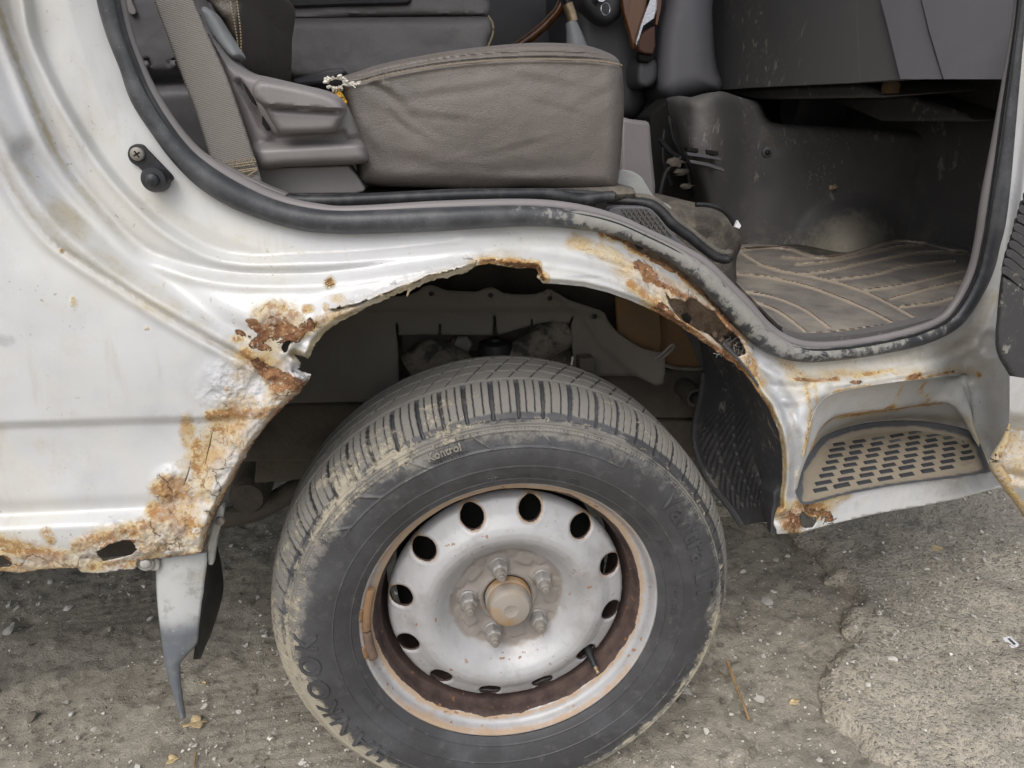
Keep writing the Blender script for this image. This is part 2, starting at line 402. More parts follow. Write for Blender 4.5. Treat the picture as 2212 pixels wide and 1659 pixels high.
def m_rim(name='rim_silver_paint', barrel=False):
    m = Mat(name, lin(174, 174, 176), .50, .22, .45)
    m.blotch(lin(140, 138, 136), 16, .45, .7, .6); m.blotch(lin(150, 142, 132), 45, .54, .72, .45, 8); m.blotch(lin(186, 186, 188), 6, .5, .7, .4)
    st = m.attr('rust'); n = m.noise(60, 8, .7, .5)
    sm = m.ramp(m.math('ADD', st, m.math('MULTIPLY', m.math('SUBTRACT', n, .5), 1.2)), .35, .9)
    m.over(sm, m.mixc(m.noise(40, 4), lin(150, 124, 98), lin(178, 150, 116)), .8)
    da = m.attr('bare'); n2 = m.noise(90, 8, .75, .5)
    bm_ = m.ramp(m.math('ADD', da, m.math('MULTIPLY', m.math('SUBTRACT', n2, .5), .9)), .44, .56)
    m.over(bm_, m.mixc(m.ramp(m.noise(30, 6, .7), .3, .7), lin(56, 44, 42), lin(86, 70, 64)))
    sp = m.math('MULTIPLY', m.ramp(m.noise(95, 3, .5), .655, .69), m.ramp(m.noise(18, 2), .38, .6))
    m.over(sp, lin(140, 98, 62), .85)
    dm = m.attr('dust'); dmm = m.ramp(m.math('ADD', dm, m.math('MULTIPLY', m.math('SUBTRACT', m.noise(35, 6, .7), .5), .8)), .25, .75)
    m.over(dmm, m.mixc(m.noise(25, 4), lin(138, 130, 122), lin(118, 110, 102)), .85)
    al = m.math('MAXIMUM', m.math('MAXIMUM', sm, bm_), m.math('MAXIMUM', sp, dmm))
    m.roughness(al, .50, .88); m.l.new(m.ramp(al, 0, 1, .22, 0.), m.b.inputs['Metallic'])
    m.bump(m.noise(240, 5, .7), .25, .0012); m.bump(m.math('ADD', bm_, sp), .4, .0007)
    return m.done()
def m_leather(name, c, c2):
    m = Mat(name, c, .48, 0, .45)
    m.blotch(c2, 5, .4, .7, .6); m.blotch(tuple(list(np.array(c[:3]) * .7) + [1]), 22, .58, .8, .2)
    m.over(m.ramp(m.noise(300, 2), .7, .76), lin(150, 145, 138), .3)
    v = m.voro(300, 'DISTANCE_TO_EDGE', m.coord((1, 1, 1.5))); m.over(m.ramp(v, 0, .12, 1, 0), tuple(list(np.array(c[:3]) * .55) + [1]), .45)
    m.bump(m.ramp(v, 0., .25), .32, .0009); m.bump(m.noise(120, 4), .3, .0016)
    m.bump(m.noise(9, 3, .5, .8, m.coord((.6, 1, 1.3))), .35, .012)
    return m.done()
def m_plastic(name, c, rough=.5, scr=.3, dust=lin(140, 136, 128), bscale=700):
    m = Mat(name, c, rough, 0, .45)
    m.blotch(tuple(list(np.array(c[:3]) * 1.35) + [1]), 7, .45, .75, .5)
    m.blotch(dust, 26, .58, .82, scr); m.blotch(dust, 150, .66, .74, scr)
    m.over(m.ramp(m.noise(60, 3, .5, .0, m.coord((3.5, 1, .35))), .70, .76), dust, scr * 1.3)
    m.bump(m.noise(bscale, 3), .25, .0006)
    return m.done()
def m_scuffed(name, c, dust, amt, sc=20, haze=False):
    """dark plastic with pale scuffs and dusty clouds"""
    m = Mat(name, c, .62, 0, .35)
    m.blotch(dust, sc, .52, .80, amt, 8, .4); m.blotch(dust, sc * .3, .5, .8, amt * .7)
    m.over(m.math('MULTIPLY', m.ramp(m.noise(60, 4, .6, .5, m.coord((1.0, .6, .4), (0, .5, 0))), .608, .65), m.ramp(m.noise(6, 3), .46, .60)), lin(164, 160, 150), .7)
    m.over(m.math('MULTIPLY', m.ramp(m.noise(120, 5, .7), .575, .65), m.ramp(m.noise(6, 3), .47, .62)), lin(166, 155, 134), .55)
    if haze: m.over(m.ramp(m.math('ADD', m.attr('dust'), m.math('MULTIPLY', m.math('SUBTRACT', m.noise(30, 7, .75), .5), 1.2)), .2, 1.), lin(178, 170, 154), .85)
    m.bump(m.noise(500, 3), .25, .0006)
    return m.done()
def m_simple(name, c, rough=.7, metal=0., c2=None, sc=20, amt=.6, bs=200, bstr=.4, bd=.002, lo=.42, hi=.72, spec=.4):
    m = Mat(name, c, rough, metal, spec)
    if c2: m.blotch(c2, sc, lo, hi, amt, 7, .3)
    m.bump(m.noise(bs, 5, .7), bstr, bd)
    return m.done()
def m_belt():
    m = Mat('belt_webbing', lin(118, 114, 110), .75, 0, .3)
    co = m.coord((1, 1, 1), (0, R(-17), 0))
    w = m.wave(150, 0, co, 'Z'); m.over(w, lin(116, 111, 106), .5)
    m.blotch(lin(132, 127, 121), 8, .4, .7, .5)
    m.bump(w, .5, .0012); m.bump(m.wave(55, 1.5, co, 'X'), .2, .0006)
    return m.done()
def m_wood():
    m = Mat('wood_trim', lin(120, 74, 36), .25, 0, .5, .4)
    m.blotch(lin(60, 32, 16), 12, .4, .7, .8, 6, 2.5, co=m.coord((1, 1, .25)))
    return m.done()
def m_ground():
    m = Mat('packed_dirt', lin(186, 178, 163), .95, 0, .2)
    m.blotch(lin(146, 140, 129), 3.2, .40, .66, .65, 8); m.blotch(lin(200, 192, 177), 5, .50, .74, .6, 8)
    m.blotch(lin(112, 107, 99), 38, .50, .66, .6, 8); m.blotch(lin(218, 211, 197), 85, .58, .68, .6, 6)
    v = m.voro(210); m.over(m.ramp(v, .22, .30, 1, 0), m.mixc(m.noise(160, 1), lin(124, 119, 111), lin(206, 201, 190)), .55)
    m.over(m.ramp(m.noise(300, 2, .5), .69, .73), lin(222, 216, 204), .7)
    m.over(m.ramp(m.noise(260, 3, .6), .30, .36, 1, 0), lin(74, 70, 65), .5)
    m.bump(m.noise(60, 8, .7), .8, .012); m.bump(m.noise(300, 6, .75), .8, .004); m.bump(m.ramp(v, .1, .35, 1, 0), .5, .003)
    return m.done()
def m_asphalt():
    m = Mat('old_asphalt', lin(192, 184, 169), .95, 0, .2)
    m.blotch(lin(206, 196, 178), 6, .42, .68, .65, 8); m.blotch(lin(118, 113, 105), 11, .48, .72, .6, 8)
    v = m.voro(120); m.over(m.ramp(v, .25, .34, 1, 0), m.mixc(m.noise(90, 1), lin(116, 112, 106), lin(230, 224, 214)), .8)
    v2 = m.voro(300); m.over(m.ramp(v2, .2, .3, 1, 0), m.mixc(m.noise(230, 1), lin(98, 95, 90), lin(234, 228, 218)), .7)
    m.over(m.ramp(m.noise(210, 3, .6), .30, .36, 1, 0), lin(84, 81, 76), .55)
    m.bump(m.ramp(v, .15, .5, 1, 0), .8, .006); m.bump(m.ramp(v2, .1, .5, 1, 0), .7, .003); m.bump(m.noise(90, 8, .75), .8, .009)
    return m.done()
def m_mat():
    m = Mat('rubber_mat', lin(112, 108, 106), .75, 0, .35)
    m.blotch(lin(160, 153, 140), 6, .38, .64, .6, 8, .2); m.blotch(lin(80, 77, 76), 16, .5, .7, .5)
    m.blotch(lin(128, 118, 104), 70, .52, .68, .45, 8)
    g = m.attr('groove'); m.over(g, lin(176, 163, 146), .85)
    m.bump(m.noise(260, 4), .3, .001)
    return m.done()
def m_pad():
    m = Mat('step_pad_rubber', lin(84, 86, 90), .6, 0, .4)
    d = m.attr('dust'); n = m.noise(45, 7, .7)
    dm = m.ramp(m.math('ADD', d, m.math('MULTIPLY', m.math('SUBTRACT', n, .5), .9)), .35, .7)
    m.over(dm, m.mixc(m.noise(30, 5), lin(164, 152, 132), lin(142, 133, 118)), .88)
    m.blotch(lin(120, 118, 114), 25, .55, .75, .4)
    m.bump(m.noise(300, 5, .7), .4, .0012); m.bump(dm, .5, .001)
    return m.done()
MT = dict(
    paint=m_paint(), seal=m_rubber_seal(), tyre=m_tyre(), rim=m_rim(),
    leather=m_leather('taupe_leather', lin(105, 99, 95), lin(94, 89, 85)),
    leather_grey=m_leather('grey_leather', lin(118, 116, 116), lin(106, 104, 104)),
    leather_dark=m_leather('brown_leather', lin(84, 76, 68), lin(68, 61, 55)),
    trim=m_plastic('taupe_plastic', lin(120, 116, 116), .42, .18),
    trim_lt=m_plastic('light_grey_plastic', lin(138, 140, 142), .4, .15),
    plastic=m_plastic('dark_grey_plastic', lin(86, 85, 88), .55, .08),
    dash=m_scuffed('scuffed_dash_plastic', lin(96, 95, 95), lin(112, 109, 104), .45),
    dash_lt=m_plastic('grey_dash_plastic', lin(120, 119, 124), .6, .06),
    kick=m_scuffed('dusty_kick_panel', lin(100, 98, 98), lin(136, 129, 118), .6, 14, True),
    carpet=m_simple('dusty_carpet', lin(84, 80, 75), .95, 0, lin(136, 128, 114), 22, .7, 300, .8, .004),
    mound=m_simple('dusty_carpet_hump', lin(96, 92, 87), .95, 0, lin(140, 132, 118), 10, .7, 300, .8, .004),
    black=m_simple('black_plastic', lin(30, 30, 32), .5, 0, lin(60, 60, 60), 40, .4),
    blackr=m_simple('black_rubber_strip', lin(36, 38, 42), .45, 0, lin(88, 88, 88), 40, .5, 300, .2, .001),
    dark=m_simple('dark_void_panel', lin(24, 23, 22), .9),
    housing=m_simple('galvanised_wheelhouse', lin(112, 114, 113), .85, 0, lin(84, 84, 82), 12, .8, 70, .6, .004),
    shield=m_simple('dusty_rubber_shield', lin(112, 107, 99), .9, 0, lin(92, 88, 82), 6, .6, 120, .2, .001),
    frame=m_simple('dusty_underbody', lin(92, 86, 78), .95, 0, lin(62, 57, 52), 10, .7, 90, .7, .005),
    muddy=m_simple('muddy_steel', lin(122, 114, 103), .95, 0, lin(52, 51, 50), 30, .9, 140, .9, .006, .45, .62),
    rusty=m_simple('rusty_steel', lin(126, 98, 68), .9, 0, lin(98, 92, 82), 14, .8, 120, .6, .003),
    mud=m_simple('dried_mud', lin(168, 148, 130), .97, 0, lin(124, 102, 84), 45, .8, 130, 1., .010, .4, .68),
    liner=m_scuffed('black_arch_liner', lin(74, 74, 77), lin(118, 115, 110), .55, 40),
    flap=m_simple('painted_flap', lin(176, 178, 180), .55, 0, lin(140, 140, 140), 20, .5, 300, .3, .001),
    clip=m_simple('grey_clip', lin(168, 167, 162), .6, 0, lin(130, 124, 112), 60, .6, 300, .4, .001),
    steel=m_simple('dusty_steel', lin(142, 137, 130), .6, .35, lin(112, 104, 94), 60, .7, 260, .4, .001),
    nut=m_simple('dusty_nut', lin(150, 148, 145), .55, .35, lin(112, 106, 100), 80, .7, 300, .4, .001),
    cap=m_simple('rusty_hub_cap', lin(150, 143, 134), .72, .1, lin(158, 124, 82), 20, .9, 220, .4, .001, .46, .66),
    weight=m_simple('rusty_weight', lin(136, 108, 80), .85, 0, lin(104, 80, 66), 50, .8, 220, .5, .0015),
    brass=m_simple('worn_brass', lin(176, 158, 128), .35, .6, lin(120, 100, 74), 40, .6),
    chrome=m_simple('chrome', lin(200, 200, 204), .15, .95),
    belt=m_belt(), wood=m_wood(), ground=m_ground(), asphalt=m_asphalt(), mat=m_mat(), pad=m_pad(),
    foam=m_simple('yellow_foam', lin(206, 162, 62), .9, 0, lin(150, 110, 40), 120, .6, 300, .8, .003),
    thread=m_simple('white_thread', lin(214, 210, 200), .9),
    stitch=m_simple('tan_stitching', lin(150, 136, 112), .8),
    vinyl=m_simple('grey_vinyl', lin(150, 152, 150), .7, 0, lin(128, 128, 126), 40, .5, 200, .6, .002),
    bar=m_simple('dark_tread_rubber', lin(54, 56, 60), .6, 0, lin(120, 112, 98), 40, .6, 300, .3, .001, .52, .72),
    leaf=m_simple('dry_leaf', lin(196, 176, 138), .85, 0, lin(150, 126, 88), 60, .7, 200, .5, .002),
    twig=m_simple('dry_twig', lin(150, 124, 88), .85, 0, lin(104, 84, 58), 80, .7, 200, .5, .001),
    paper=m_simple('white_paper', lin(228, 228, 232), .7),
    ink=m_simple('dark_print', lin(70, 70, 74), .7),
    red=m_simple('red_plastic', lin(170, 50, 66), .6),
    stone=m_simple('grey_stone', lin(206, 202, 194), .9, 0, lin(160, 156, 148), 30, .8, 160, .7, .003),
    stone2=m_simple('tan_stone', lin(122, 116, 106), .9, 0, lin(176, 166, 148), 30, .8, 160, .7, .003),
    stone3=m_simple('pale_stone', lin(238, 235, 228), .9, 0, lin(200, 194, 184), 30, .7, 160, .7, .003),
)
# ================================================================== GROUND
def axis(lo, hi, st, far):
    a = np.arange(lo, hi + st / 2, st); g = []; d = st
    while not g or g[-1] < far: d *= 1.35; g.append((g[-1] if g else 0) + d)
    g = np.array(g); return np.concatenate([lo - g[::-1], a, hi + g])
AX, AY = axis(-1.35, 1.75, .0075, 150), axis(-.25, 1.25, .0075, 150)
GX, GY = np.meshgrid(AX, AY, indexing='ij'); GP = np.stack([GX.ravel(), GY.ravel()], 1)
def ground_z(P):
    z = .022 * (fbm(P * 3.1, 3, 2) - .5) + .017 * (fbm(P * 20, 4, 5) - .5) + .010 * (fbm(P * 75, 2, 8) - .5)
    # tyre tracks pressed into the dirt, running along the van
    for yc, w, x0, x1, ph in ((.30, .10, -3, -.1, 0), (.12, .07, -3, -.1, 2), (.62, .08, -3, -.55, 1)):
        yy = P[:, 1] - yc - .03 * np.sin(P[:, 0] * 1.7 + ph)
        m = ss(w, w * .6, np.abs(yy)) * ss(x1 + .1, x1 - .1, P[:, 0]) * ss(.44, .60, fbm(P * 5, 3, 20))
        rib = np.sin(yy / .011 * np.pi); lug = np.sin((P[:, 0] + .4 * np.abs(yy)) / .0125 * np.pi)
        z = z * (1 - .6 * m) - m * (.003 + .0017 * rib + .0016 * lug * ss(.45, .6, fbm(P * 11, 2, 27)))
    flat = ss(.0, .25, np.hypot(P[:, 0], (P[:, 1] - .12) * 1.2))     # pressed flat under the wheel
    return z * flat * ss(8, 2, np.hypot(P[:, 0], P[:, 1]))
gz = ground_z(GP)
ground = mesh('ground', np.column_stack([GP, gz]), grid_faces(len(AX), len(AY)), MT['ground'], None, sharp=0, kind='structure')
# broken edge of the old asphalt on the right: a slab about 2 cm proud of the dirt
edge_px = [(1700, 1130), (1718, 1162), (1763, 1190), (1788, 1225), (1782, 1250), (1826, 1259), (1858, 1292), (1854, 1309), (1818, 1323), (1823, 1358), (1850, 1388), (1805, 1406), (1777, 1456), (1763, 1500), (1788, 1544), (1816, 1570), (1850, 1600), (1885, 1640), (1930, 1700), (1990, 1800)]
edge = onZ(edge_px, .012)[:, :2]
edge = ragged(edge * 1000, 9, 9, 4) / 1000
outer = np.vstack([edge, [(2.6, -.4), (2.6, 1.6), (1.0, 1.6), (.60, .75)]])
o_s = outer * 400
V, T = sheet_points(resample(o_s, 3.2, closed=True), [], 3.2)
P = V / 400; P_as = P.copy()
ed = seg_dist(edge, P)
zz = .005 + .022 * ss(0, .018, ed) * (.55 + .9 * fbm(P * 9, 2, 6)) + .007 * (fbm(P * 60, 3, 9) - .5) + .006 * (fbm(P * 150, 2, 3) - .5) * ss(0, .02, ed)
zz = zz * ss(.0, .12, np.hypot(P[:, 0] - .82, P[:, 1] + .1)) 
Wd = np.column_stack([P, zz]); n0 = np.cross(Wd[T[:, 1]] - Wd[T[:, 0]], Wd[T[:, 2]] - Wd[T[:, 0]])[:, 2].mean()
if n0 < 0: T = T[:, ::-1]
VV, F = with_back(Wd, T, (0, 0, -.03))
pavement = mesh('asphalt_pavement', VV, F, MT['asphalt'], None, sharp=50, kind='structure')

# ================================================================== VAN
van = empty('van', (0, .9, 0), label='white van with a rusted front wheel arch and its passenger door open', cat='van')
def taper(x): return .15 * np.maximum(0, x - .38)
SEAL_OUT = [(196, -200), (207, -90), (218, 0), (238, 77), (266, 150), (290, 217), (329, 280), (378, 346), (437, 402), (518, 448), (630, 485), (719, 495), (774, 496), (929, 492), (1125, 483), (1237, 490), (1312, 502), (1375, 525), (1441, 557), (1495, 595), (1543, 643), (1584, 688), (1630, 735), (1676, 766), (1735, 781), (1805, 778), (1893, 766), (1984, 747), (2054, 718), (2092, 681), (2124, 627), (2141, 585), (2152, 539), (2162, 500), (2173, 420), (2187, 280), (2201, 140), (2212, 35), (2220, -60), (2230, -200)]
SEAL_IN = [(240, -200), (252, -90), (266, 0), (280, 63), (304, 130), (329, 185), (368, 250), (413, 308), (455, 345), (525, 388), (612, 429), (700, 448), (774, 451), (964, 439), (1139, 434), (1244, 443), (1331, 465), (1401, 497), (1471, 531), (1525, 563), (1573, 609), (1612, 648), (1651, 693), (1690, 722), (1740, 738), (1805, 738), (1893, 726), (1975, 706), (2030, 683), (2060, 648), (2084, 605), (2099, 565), (2108, 525), (2114, 490), (2124, 420), (2148, 290), (2173, 140), (2190, 30), (2198, -60), (2208, -200)]
sO, sI = smooth_line(SEAL_OUT, n=420), smooth_line(SEAL_IN, n=420)
LB = smooth_line([(40, -200), (63, 0), (80, 88), (122, 182), (165, 259), (224, 350), (280, 417), (350, 483), (437, 536), (525, 558), (665, 557), (774, 553), (964, 537), (1104, 528), (1209, 526), (1331, 546), (1400, 575), (1470, 617), (1530, 660), (1580, 710), (1625, 762), (1680, 797), (1740, 812), (1850, 812), (2000, 785), (2090, 750), (2130, 715), (2158, 650), (2180, 540), (2200, 400), (2225, 200), (2250, -200)], step=14)
LC = smooth_line([(-30, -200), (0, 21), (21, 88), (52, 168), (88, 259), (115, 322), (140, 364), (168, 402), (245, 490), (301, 541), (350, 565), (420, 586), (525, 601), (665, 602), (774, 590), (859, 578), (1034, 560), (1104, 551), (1170, 554), (1260, 566), (1350, 595), (1430, 645), (1520, 720), (1590, 795), (1640, 838), (1700, 850), (1780, 838), (1900, 822), (2050, 798), (2120, 765), (2155, 715), (2200, 620), (2240, 400), (2280, -200)], step=14)
LD = smooth_line([(-60, 230), (-25, 310), (0, 360), (35, 423), (70, 472), (105, 513), (147, 546), (245, 609), (350, 675), (455, 735), (536, 778), (580, 800)], step=14)
LR = smooth_line([(-30, 250), (20, 345), (70, 430), (130, 500), (196, 556), (280, 616), (385, 679), (490, 735), (560, 772)], step=14)
LV = smooth_line([(60, 330), (150, 430), (301, 556), (420, 652), (525, 719)], step=14)
CREASE = [(-300, 930), (0, 918), (140, 914), (280, 909), (440, 905), (600, 897)]
ARCH_A = [(441, 1183), (451, 1141), (462, 1112), (480, 1078), (497, 1046), (518, 1008), (546, 959), (570, 927), (595, 896), (622, 870), (647, 850)]
ARCH_B = [(647, 850), (663, 830), (672, 810), (654, 803), (640, 795), (647, 797), (651, 784), (640, 770), (634, 764), (650, 770), (665, 775), (672, 763), (682, 742), (703, 717), (735, 695), (774, 675), (806, 657), (859, 633), (880, 626), (879, 640), (886, 628), (894, 621), (929, 604), (964, 600), (1009, 588), (1030, 574), (1055, 570), (1086, 574), (1125, 581), (1156, 579), (1163, 590), (1159, 598), (1174, 612)]
ARCH_C = [(1174, 612), (1209, 614), (1261, 619), (1314, 632), (1366, 651), (1419, 675)]
ARCH_D = [(1419, 675), (1471, 705), (1531, 747), (1591, 790), (1608, 806)]
ARCH_E = [(1608, 806), (1621, 822), (1660, 882), (1681, 930), (1688, 970), (1690, 1000), (1689, 1040), (1684, 1070), (1684, 1092)]
ARCH_F = [(1684, 1092), (1676, 1110), (1671, 1120), (1674, 1140), (1679, 1154)]
BOT_R = [(1679, 1154), (1700, 1153), (1735, 1150), (1791, 1134), (1893, 1110), (1998, 1092), (2068, 1078), (2175, 1047), (2330, 1005)]
BOT_L = [(-260, 1250), (-60, 1238), (0, 1234), (45, 1238), (87, 1230), (168, 1227), (175, 1237), (210, 1239), (294, 1229), (297, 1211), (350, 1206), (434, 1195), (441, 1183)]
H3 = [(1362, 533), (1375, 541), (1402, 555), (1432, 567), (1471, 591), (1492, 615), (1519, 627), (1549, 654), (1555, 666), (1585, 696), (1609, 719)]
mid = .55 * sO + .45 * sI
ka = int(np.argmin(np.hypot(*(mid - np.array([1358, 505])).T))); kb = int(np.argmin(np.hypot(*(mid - np.array([1625, 722])).T)))
upper = np.vstack([resample(mid[:ka], 9), ragged([tuple(mid[ka])] + H3 + [tuple(mid[kb])], 4, 2.5, 31)[1:-1], resample(mid[kb:], 9)])
lower = np.vstack([resample(BOT_R, 8)[:-1][::-1], ragged(ARCH_F, 4, 3, 5)[::-1][:-1], resample(ARCH_E, 6)[::-1][:-1], ragged(ARCH_D, 4, 1.6, 8)[::-1][:-1],
                   resample(ARCH_C, 6)[::-1][:-1], ragged(ARCH_B, 3.2, 2.0, 12)[::-1][:-1], ragged(ARCH_A, 4, 1.8, 14)[::-1][:-1], ragged(BOT_L, 4, 2.2, 17)[::-1]])
outer = np.vstack([[(-260, -200)], [(-100, -200), (60, -200)], upper, [(2330, -200), (2330, 400), (2330, 1005)], lower, [(-260, 800), (-260, 300)]])
STEP_TOP = [(1718, 1064), (1728, 1010), (1739, 973), (1753, 907), (1770, 872), (1798, 851), (1858, 837), (1928, 826), (2015, 816), (2085, 809)]
STEP_RIGHT = [(2085, 809), (2098, 850), (2103, 900), (2103, 935), (2112, 955), (2122, 970), (2135, 1000), (2141, 1019)]
STEP_FRONT = [(2141, 1019), (2068, 1031), (1928, 1049), (1823, 1069), (1760, 1086), (1742, 1090), (1725, 1078), (1718, 1064)]
step_hole = np.vstack([smooth_line(STEP_TOP, step=6)[:-1], resample(STEP_RIGHT, 6)[:-1], resample(STEP_FRONT, 6)[:-1]])
def hole(p, amp=1.6, st=3.2, s=40): return ragged(p, st, amp, s, True)
H1 = hole([(205, 1192), (224, 1183), (238, 1175), (266, 1168), (280, 1167), (290, 1176), (297, 1187), (287, 1199), (259, 1206), (224, 1213), (213, 1204)])
H2 = hole([(1436, 627), (1450, 645), (1468, 648), (1480, 652), (1492, 643), (1507, 646), (1522, 660), (1546, 672), (1561, 693), (1579, 714), (1600, 732), (1612, 753), (1612, 764), (1594, 770), (1563, 752), (1532, 724), (1493, 705), (1471, 691), (1456, 675), (1446, 658), (1439, 641)], 2)
H4 = hole([(1727, 1113), (1735, 1104), (1741, 1110), (1752, 1118), (1763, 1117), (1765, 1128), (1757, 1140), (1742, 1143), (1731, 1137), (1729, 1125)], 1.6)
H5 = hole([(612, 742), (622, 735), (631, 737), (624, 748), (622, 760), (613, 762), (608, 752)], 1.2)
H6 = hole([(-30, 1196), (0, 1199), (14, 1207), (26, 1217), (20, 1224), (0, 1226), (-30, 1224)], 1.6)
def crack(line, w, s):
    q = ragged(line, 3.5, 1.6, s); d = np.gradient(q, axis=0); nn = np.stack([-d[:, 1], d[:, 0]], 1); nn /= np.linalg.norm(nn, axis=1)[:, None]
    k = np.linspace(0, 1, len(q)); ww = w * np.clip(4 * k * (1 - k), 0, 1) * (.35 + 1.1 * vnoise(q / 16, s))
    return np.vstack([q + nn * (ww / 2)[:, None], (q - nn * (ww / 2)[:, None])[1:-1][::-1]])
K1 = crack([(717, 669), (742, 661), (766, 655), (787, 652), (817, 640), (862, 621), (901, 608), (934, 594), (967, 589), (1000, 576), (1016, 570)], 3.8, 51)
K2 = crack([(468, 1140), (476, 1105), (492, 1070), (512, 1032), (535, 995), (552, 972)], 6, 54)
K3 = crack([(442, 1010), (447, 985), (455, 950), (462, 925)], 2., 57)
K4 = crack([(398, 1050), (404, 1030), (410, 1012), (414, 995)], 2.5, 58)
HOLES = [step_hole, H1, H2, H4, H5, H6, K1, K2, K3, K4]
def stroke(V, line, r, soft=1.): return ss(r, r * (1 - soft), seg_dist(np.array(line, float), V))
def spot(V, x, y, rx, ry=None, a=0):
    ry = ry or rx; c, s_ = math.cos(a), math.sin(a); dx, dy = V[:, 0] - x, V[:, 1] - y
    return ss(1.3, .3, np.hypot((dx * c + dy * s_) / rx, (-dx * s_ + dy * c) / ry))
ARCH_ALL = np.vstack([ARCH_A, ARCH_B, ARCH_C, ARCH_D, ARCH_E])
def rusty_zone(V):
    z = np.maximum.reduce([stroke(V, ARCH_ALL, 70, .4), stroke(V, [(-100, 1200), (150, 1190), (300, 1150), (400, 1080), (440, 1000), (480, 900), (530, 860)], 100, .4), spot(V, 540, 770, 130, 110), stroke(V, H3, 45, .4), stroke(V, BOT_R[:4], 60, .4), stroke(V, [(1750, 815), (2060, 790)], 30, .3)])
    return z
def blister_zone(V):
    return np.maximum.reduce([spot(V, 520, 840, 95, 70), stroke(V, ARCH_A, 75, .6), stroke(V, [(370, 1050), (390, 1110), (350, 1160), (250, 1165)], 55, .7), stroke(V, [(180, 1185), (400, 1175)], 32, .6), .55 * stroke(V, [(-100, 1215), (180, 1210)], 30, .7),
        .7 * spot(V, 600, 690, 75, 50), .5 * stroke(V, [(700, 690), (870, 620), (1030, 565)], 34, .7), .8 * stroke(V, [(1390, 590), (1490, 660), (1600, 760)], 45, .7), .8 * spot(V, 1720, 1125, 45, 35), .5 * stroke(V, [(1730, 830), (1850, 815)], 20, .8)])
def body_y(V):
    x = onY(V, .03)[:, 0]
    sA, sB, sC, sD = (seg_dist(l, V, signed=True) for l in (sO, LB, LC, LD))
    y = .056 - .010 * np.clip(sA / 70, 0, 1) - .012 * ss(-11, 11, sB) - .014 * ss(-12, 12, sC) - .020 * ss(0, 95, sC)
    y = y - .0035 * gauss(sB - 16, 8) - .003 * gauss(sC - 18, 9) + .0025 * gauss(sC + 14, 7)
    lm = ss(640, 520, V[:, 0])
    y = y + lm * (.006 * gauss(sD, 6) - .004 * gauss(sD - 16, 9) - .006 * gauss(seg_dist(LR, V), 17) + .008 * gauss(seg_dist(LV, V), 26))
    dg = seg_dist(LC[:34], V); y = y + .004 * gauss(dg, 5) * ss(430, 330, V[:, 1]) * ss(300, 150, V[:, 0])
    # outer skin: crease, rolled rocker, gentle crown
    sk = ss(-10, 25, sD) * ss(700, 560, V[:, 0])
    y = y + sk * (.0075 * ss(-7, 8, V[:, 1] - np.interp(V[:, 0], [c[0] for c in CREASE], [c[1] for c in CREASE])) * ss(600, 470, V[:, 0]) * ss(1100, 960, V[:, 1]))
    ro = V[:, 1] + .045 * V[:, 0]
    y = y + ss(720, 600, V[:, 0]) * (.004 * gauss(ro - 1106, 16) - .014 * ss(1108, 1150, ro) + .006 * ss(1165, 1230, ro))
    y = y + sk * .010 * ((V[:, 1] - 900) / 400) ** 2 * ss(1200, 1000, V[:, 1])
    # flared lip of the wheel arch, rolled in at the edge
    dE = seg_dist(ARCH_ALL, V)
    y = y - .007 * ss(80, 22, dE) + .010 * ss(13, 0, dE)
    rl = ss(740, 800, V[:, 1]) * ss(1560, 1600, V[:, 0])
    y = y - rl * .006 * gauss(dE - 12, 9) + rl * .005 * gauss(dE - 30, 10)
    y = y + taper(x)
    # the hinge pillar turns in towards the step; the sill rounds over into the recess
    dh = seg_dist(np.array(STEP_RIGHT), V); y = y + .075 * gauss(dh, 60)
    dt = seg_dist(np.array(STEP_TOP[3:]), V); y = y + .010 * ss(16, 0, dt) - .004 * gauss(dt - 26, 12)
    y = y + .006 * gauss(seg_dist(np.array([(1640, 800), (1690, 850), (1720, 930), (1730, 1000)]), V), 9) * 0
    dp = np.hypot((V[:, 0] - 2140) / 26, (V[:, 1] - 742) / 26); y = y + .012 * ss(1.3, .5, dp)
    # large soft dents and rust blisters
    y = y + .004 * (fbm(V / 160., 2, 61) - .5)
    b = blister_zone(V)
    y = y - b * (.009 * (fbm(V / 17., 4, 70) - .45) + .004 * np.abs(fbm(V / 7., 3, 75) - .5)) - .010 * (spot(V, 1375, 600, 30, 16, .5) * (fbm(V / 9, 3, 77)))
    # curled and flaking steel near the holes
    for H, k, r in ((H2, -.010, 26), (H1, -.005, 14), (H4, -.004, 12), (H5, -.006, 16)):
        dH = seg_dist(H, V, True); y = y + k * ss(r, 0, dH) * (fbm(V / 22., 2, 81) - .2)
    y = y + .012 * ss(60, 0, seg_dist(np.array([(640, 795), (650, 770), (690, 735)]), V)) * (fbm(V / 15, 2, 83) - .25)
    y = y + .005 * ss(10, 0, seg_dist(K1, V, True)) * np.sign(V[:, 1] - np.interp(V[:, 0], [717, 817, 934, 1016], [668, 642, 596, 572]))
    return y
print('panel ...')
V, T = sheet_points(outer, HOLES, 7.0, (3.4, rusty_zone))
nz = fbm(V / 60, 3, 91)
def strokea(V, l, r, so=1.): return stroke(V, l, r * 1.35, so)
def spota(V, x, y, rx, ry=None, a=0): return spot(V, x, y, rx * 1.25, (ry or rx) * 1.25, a)
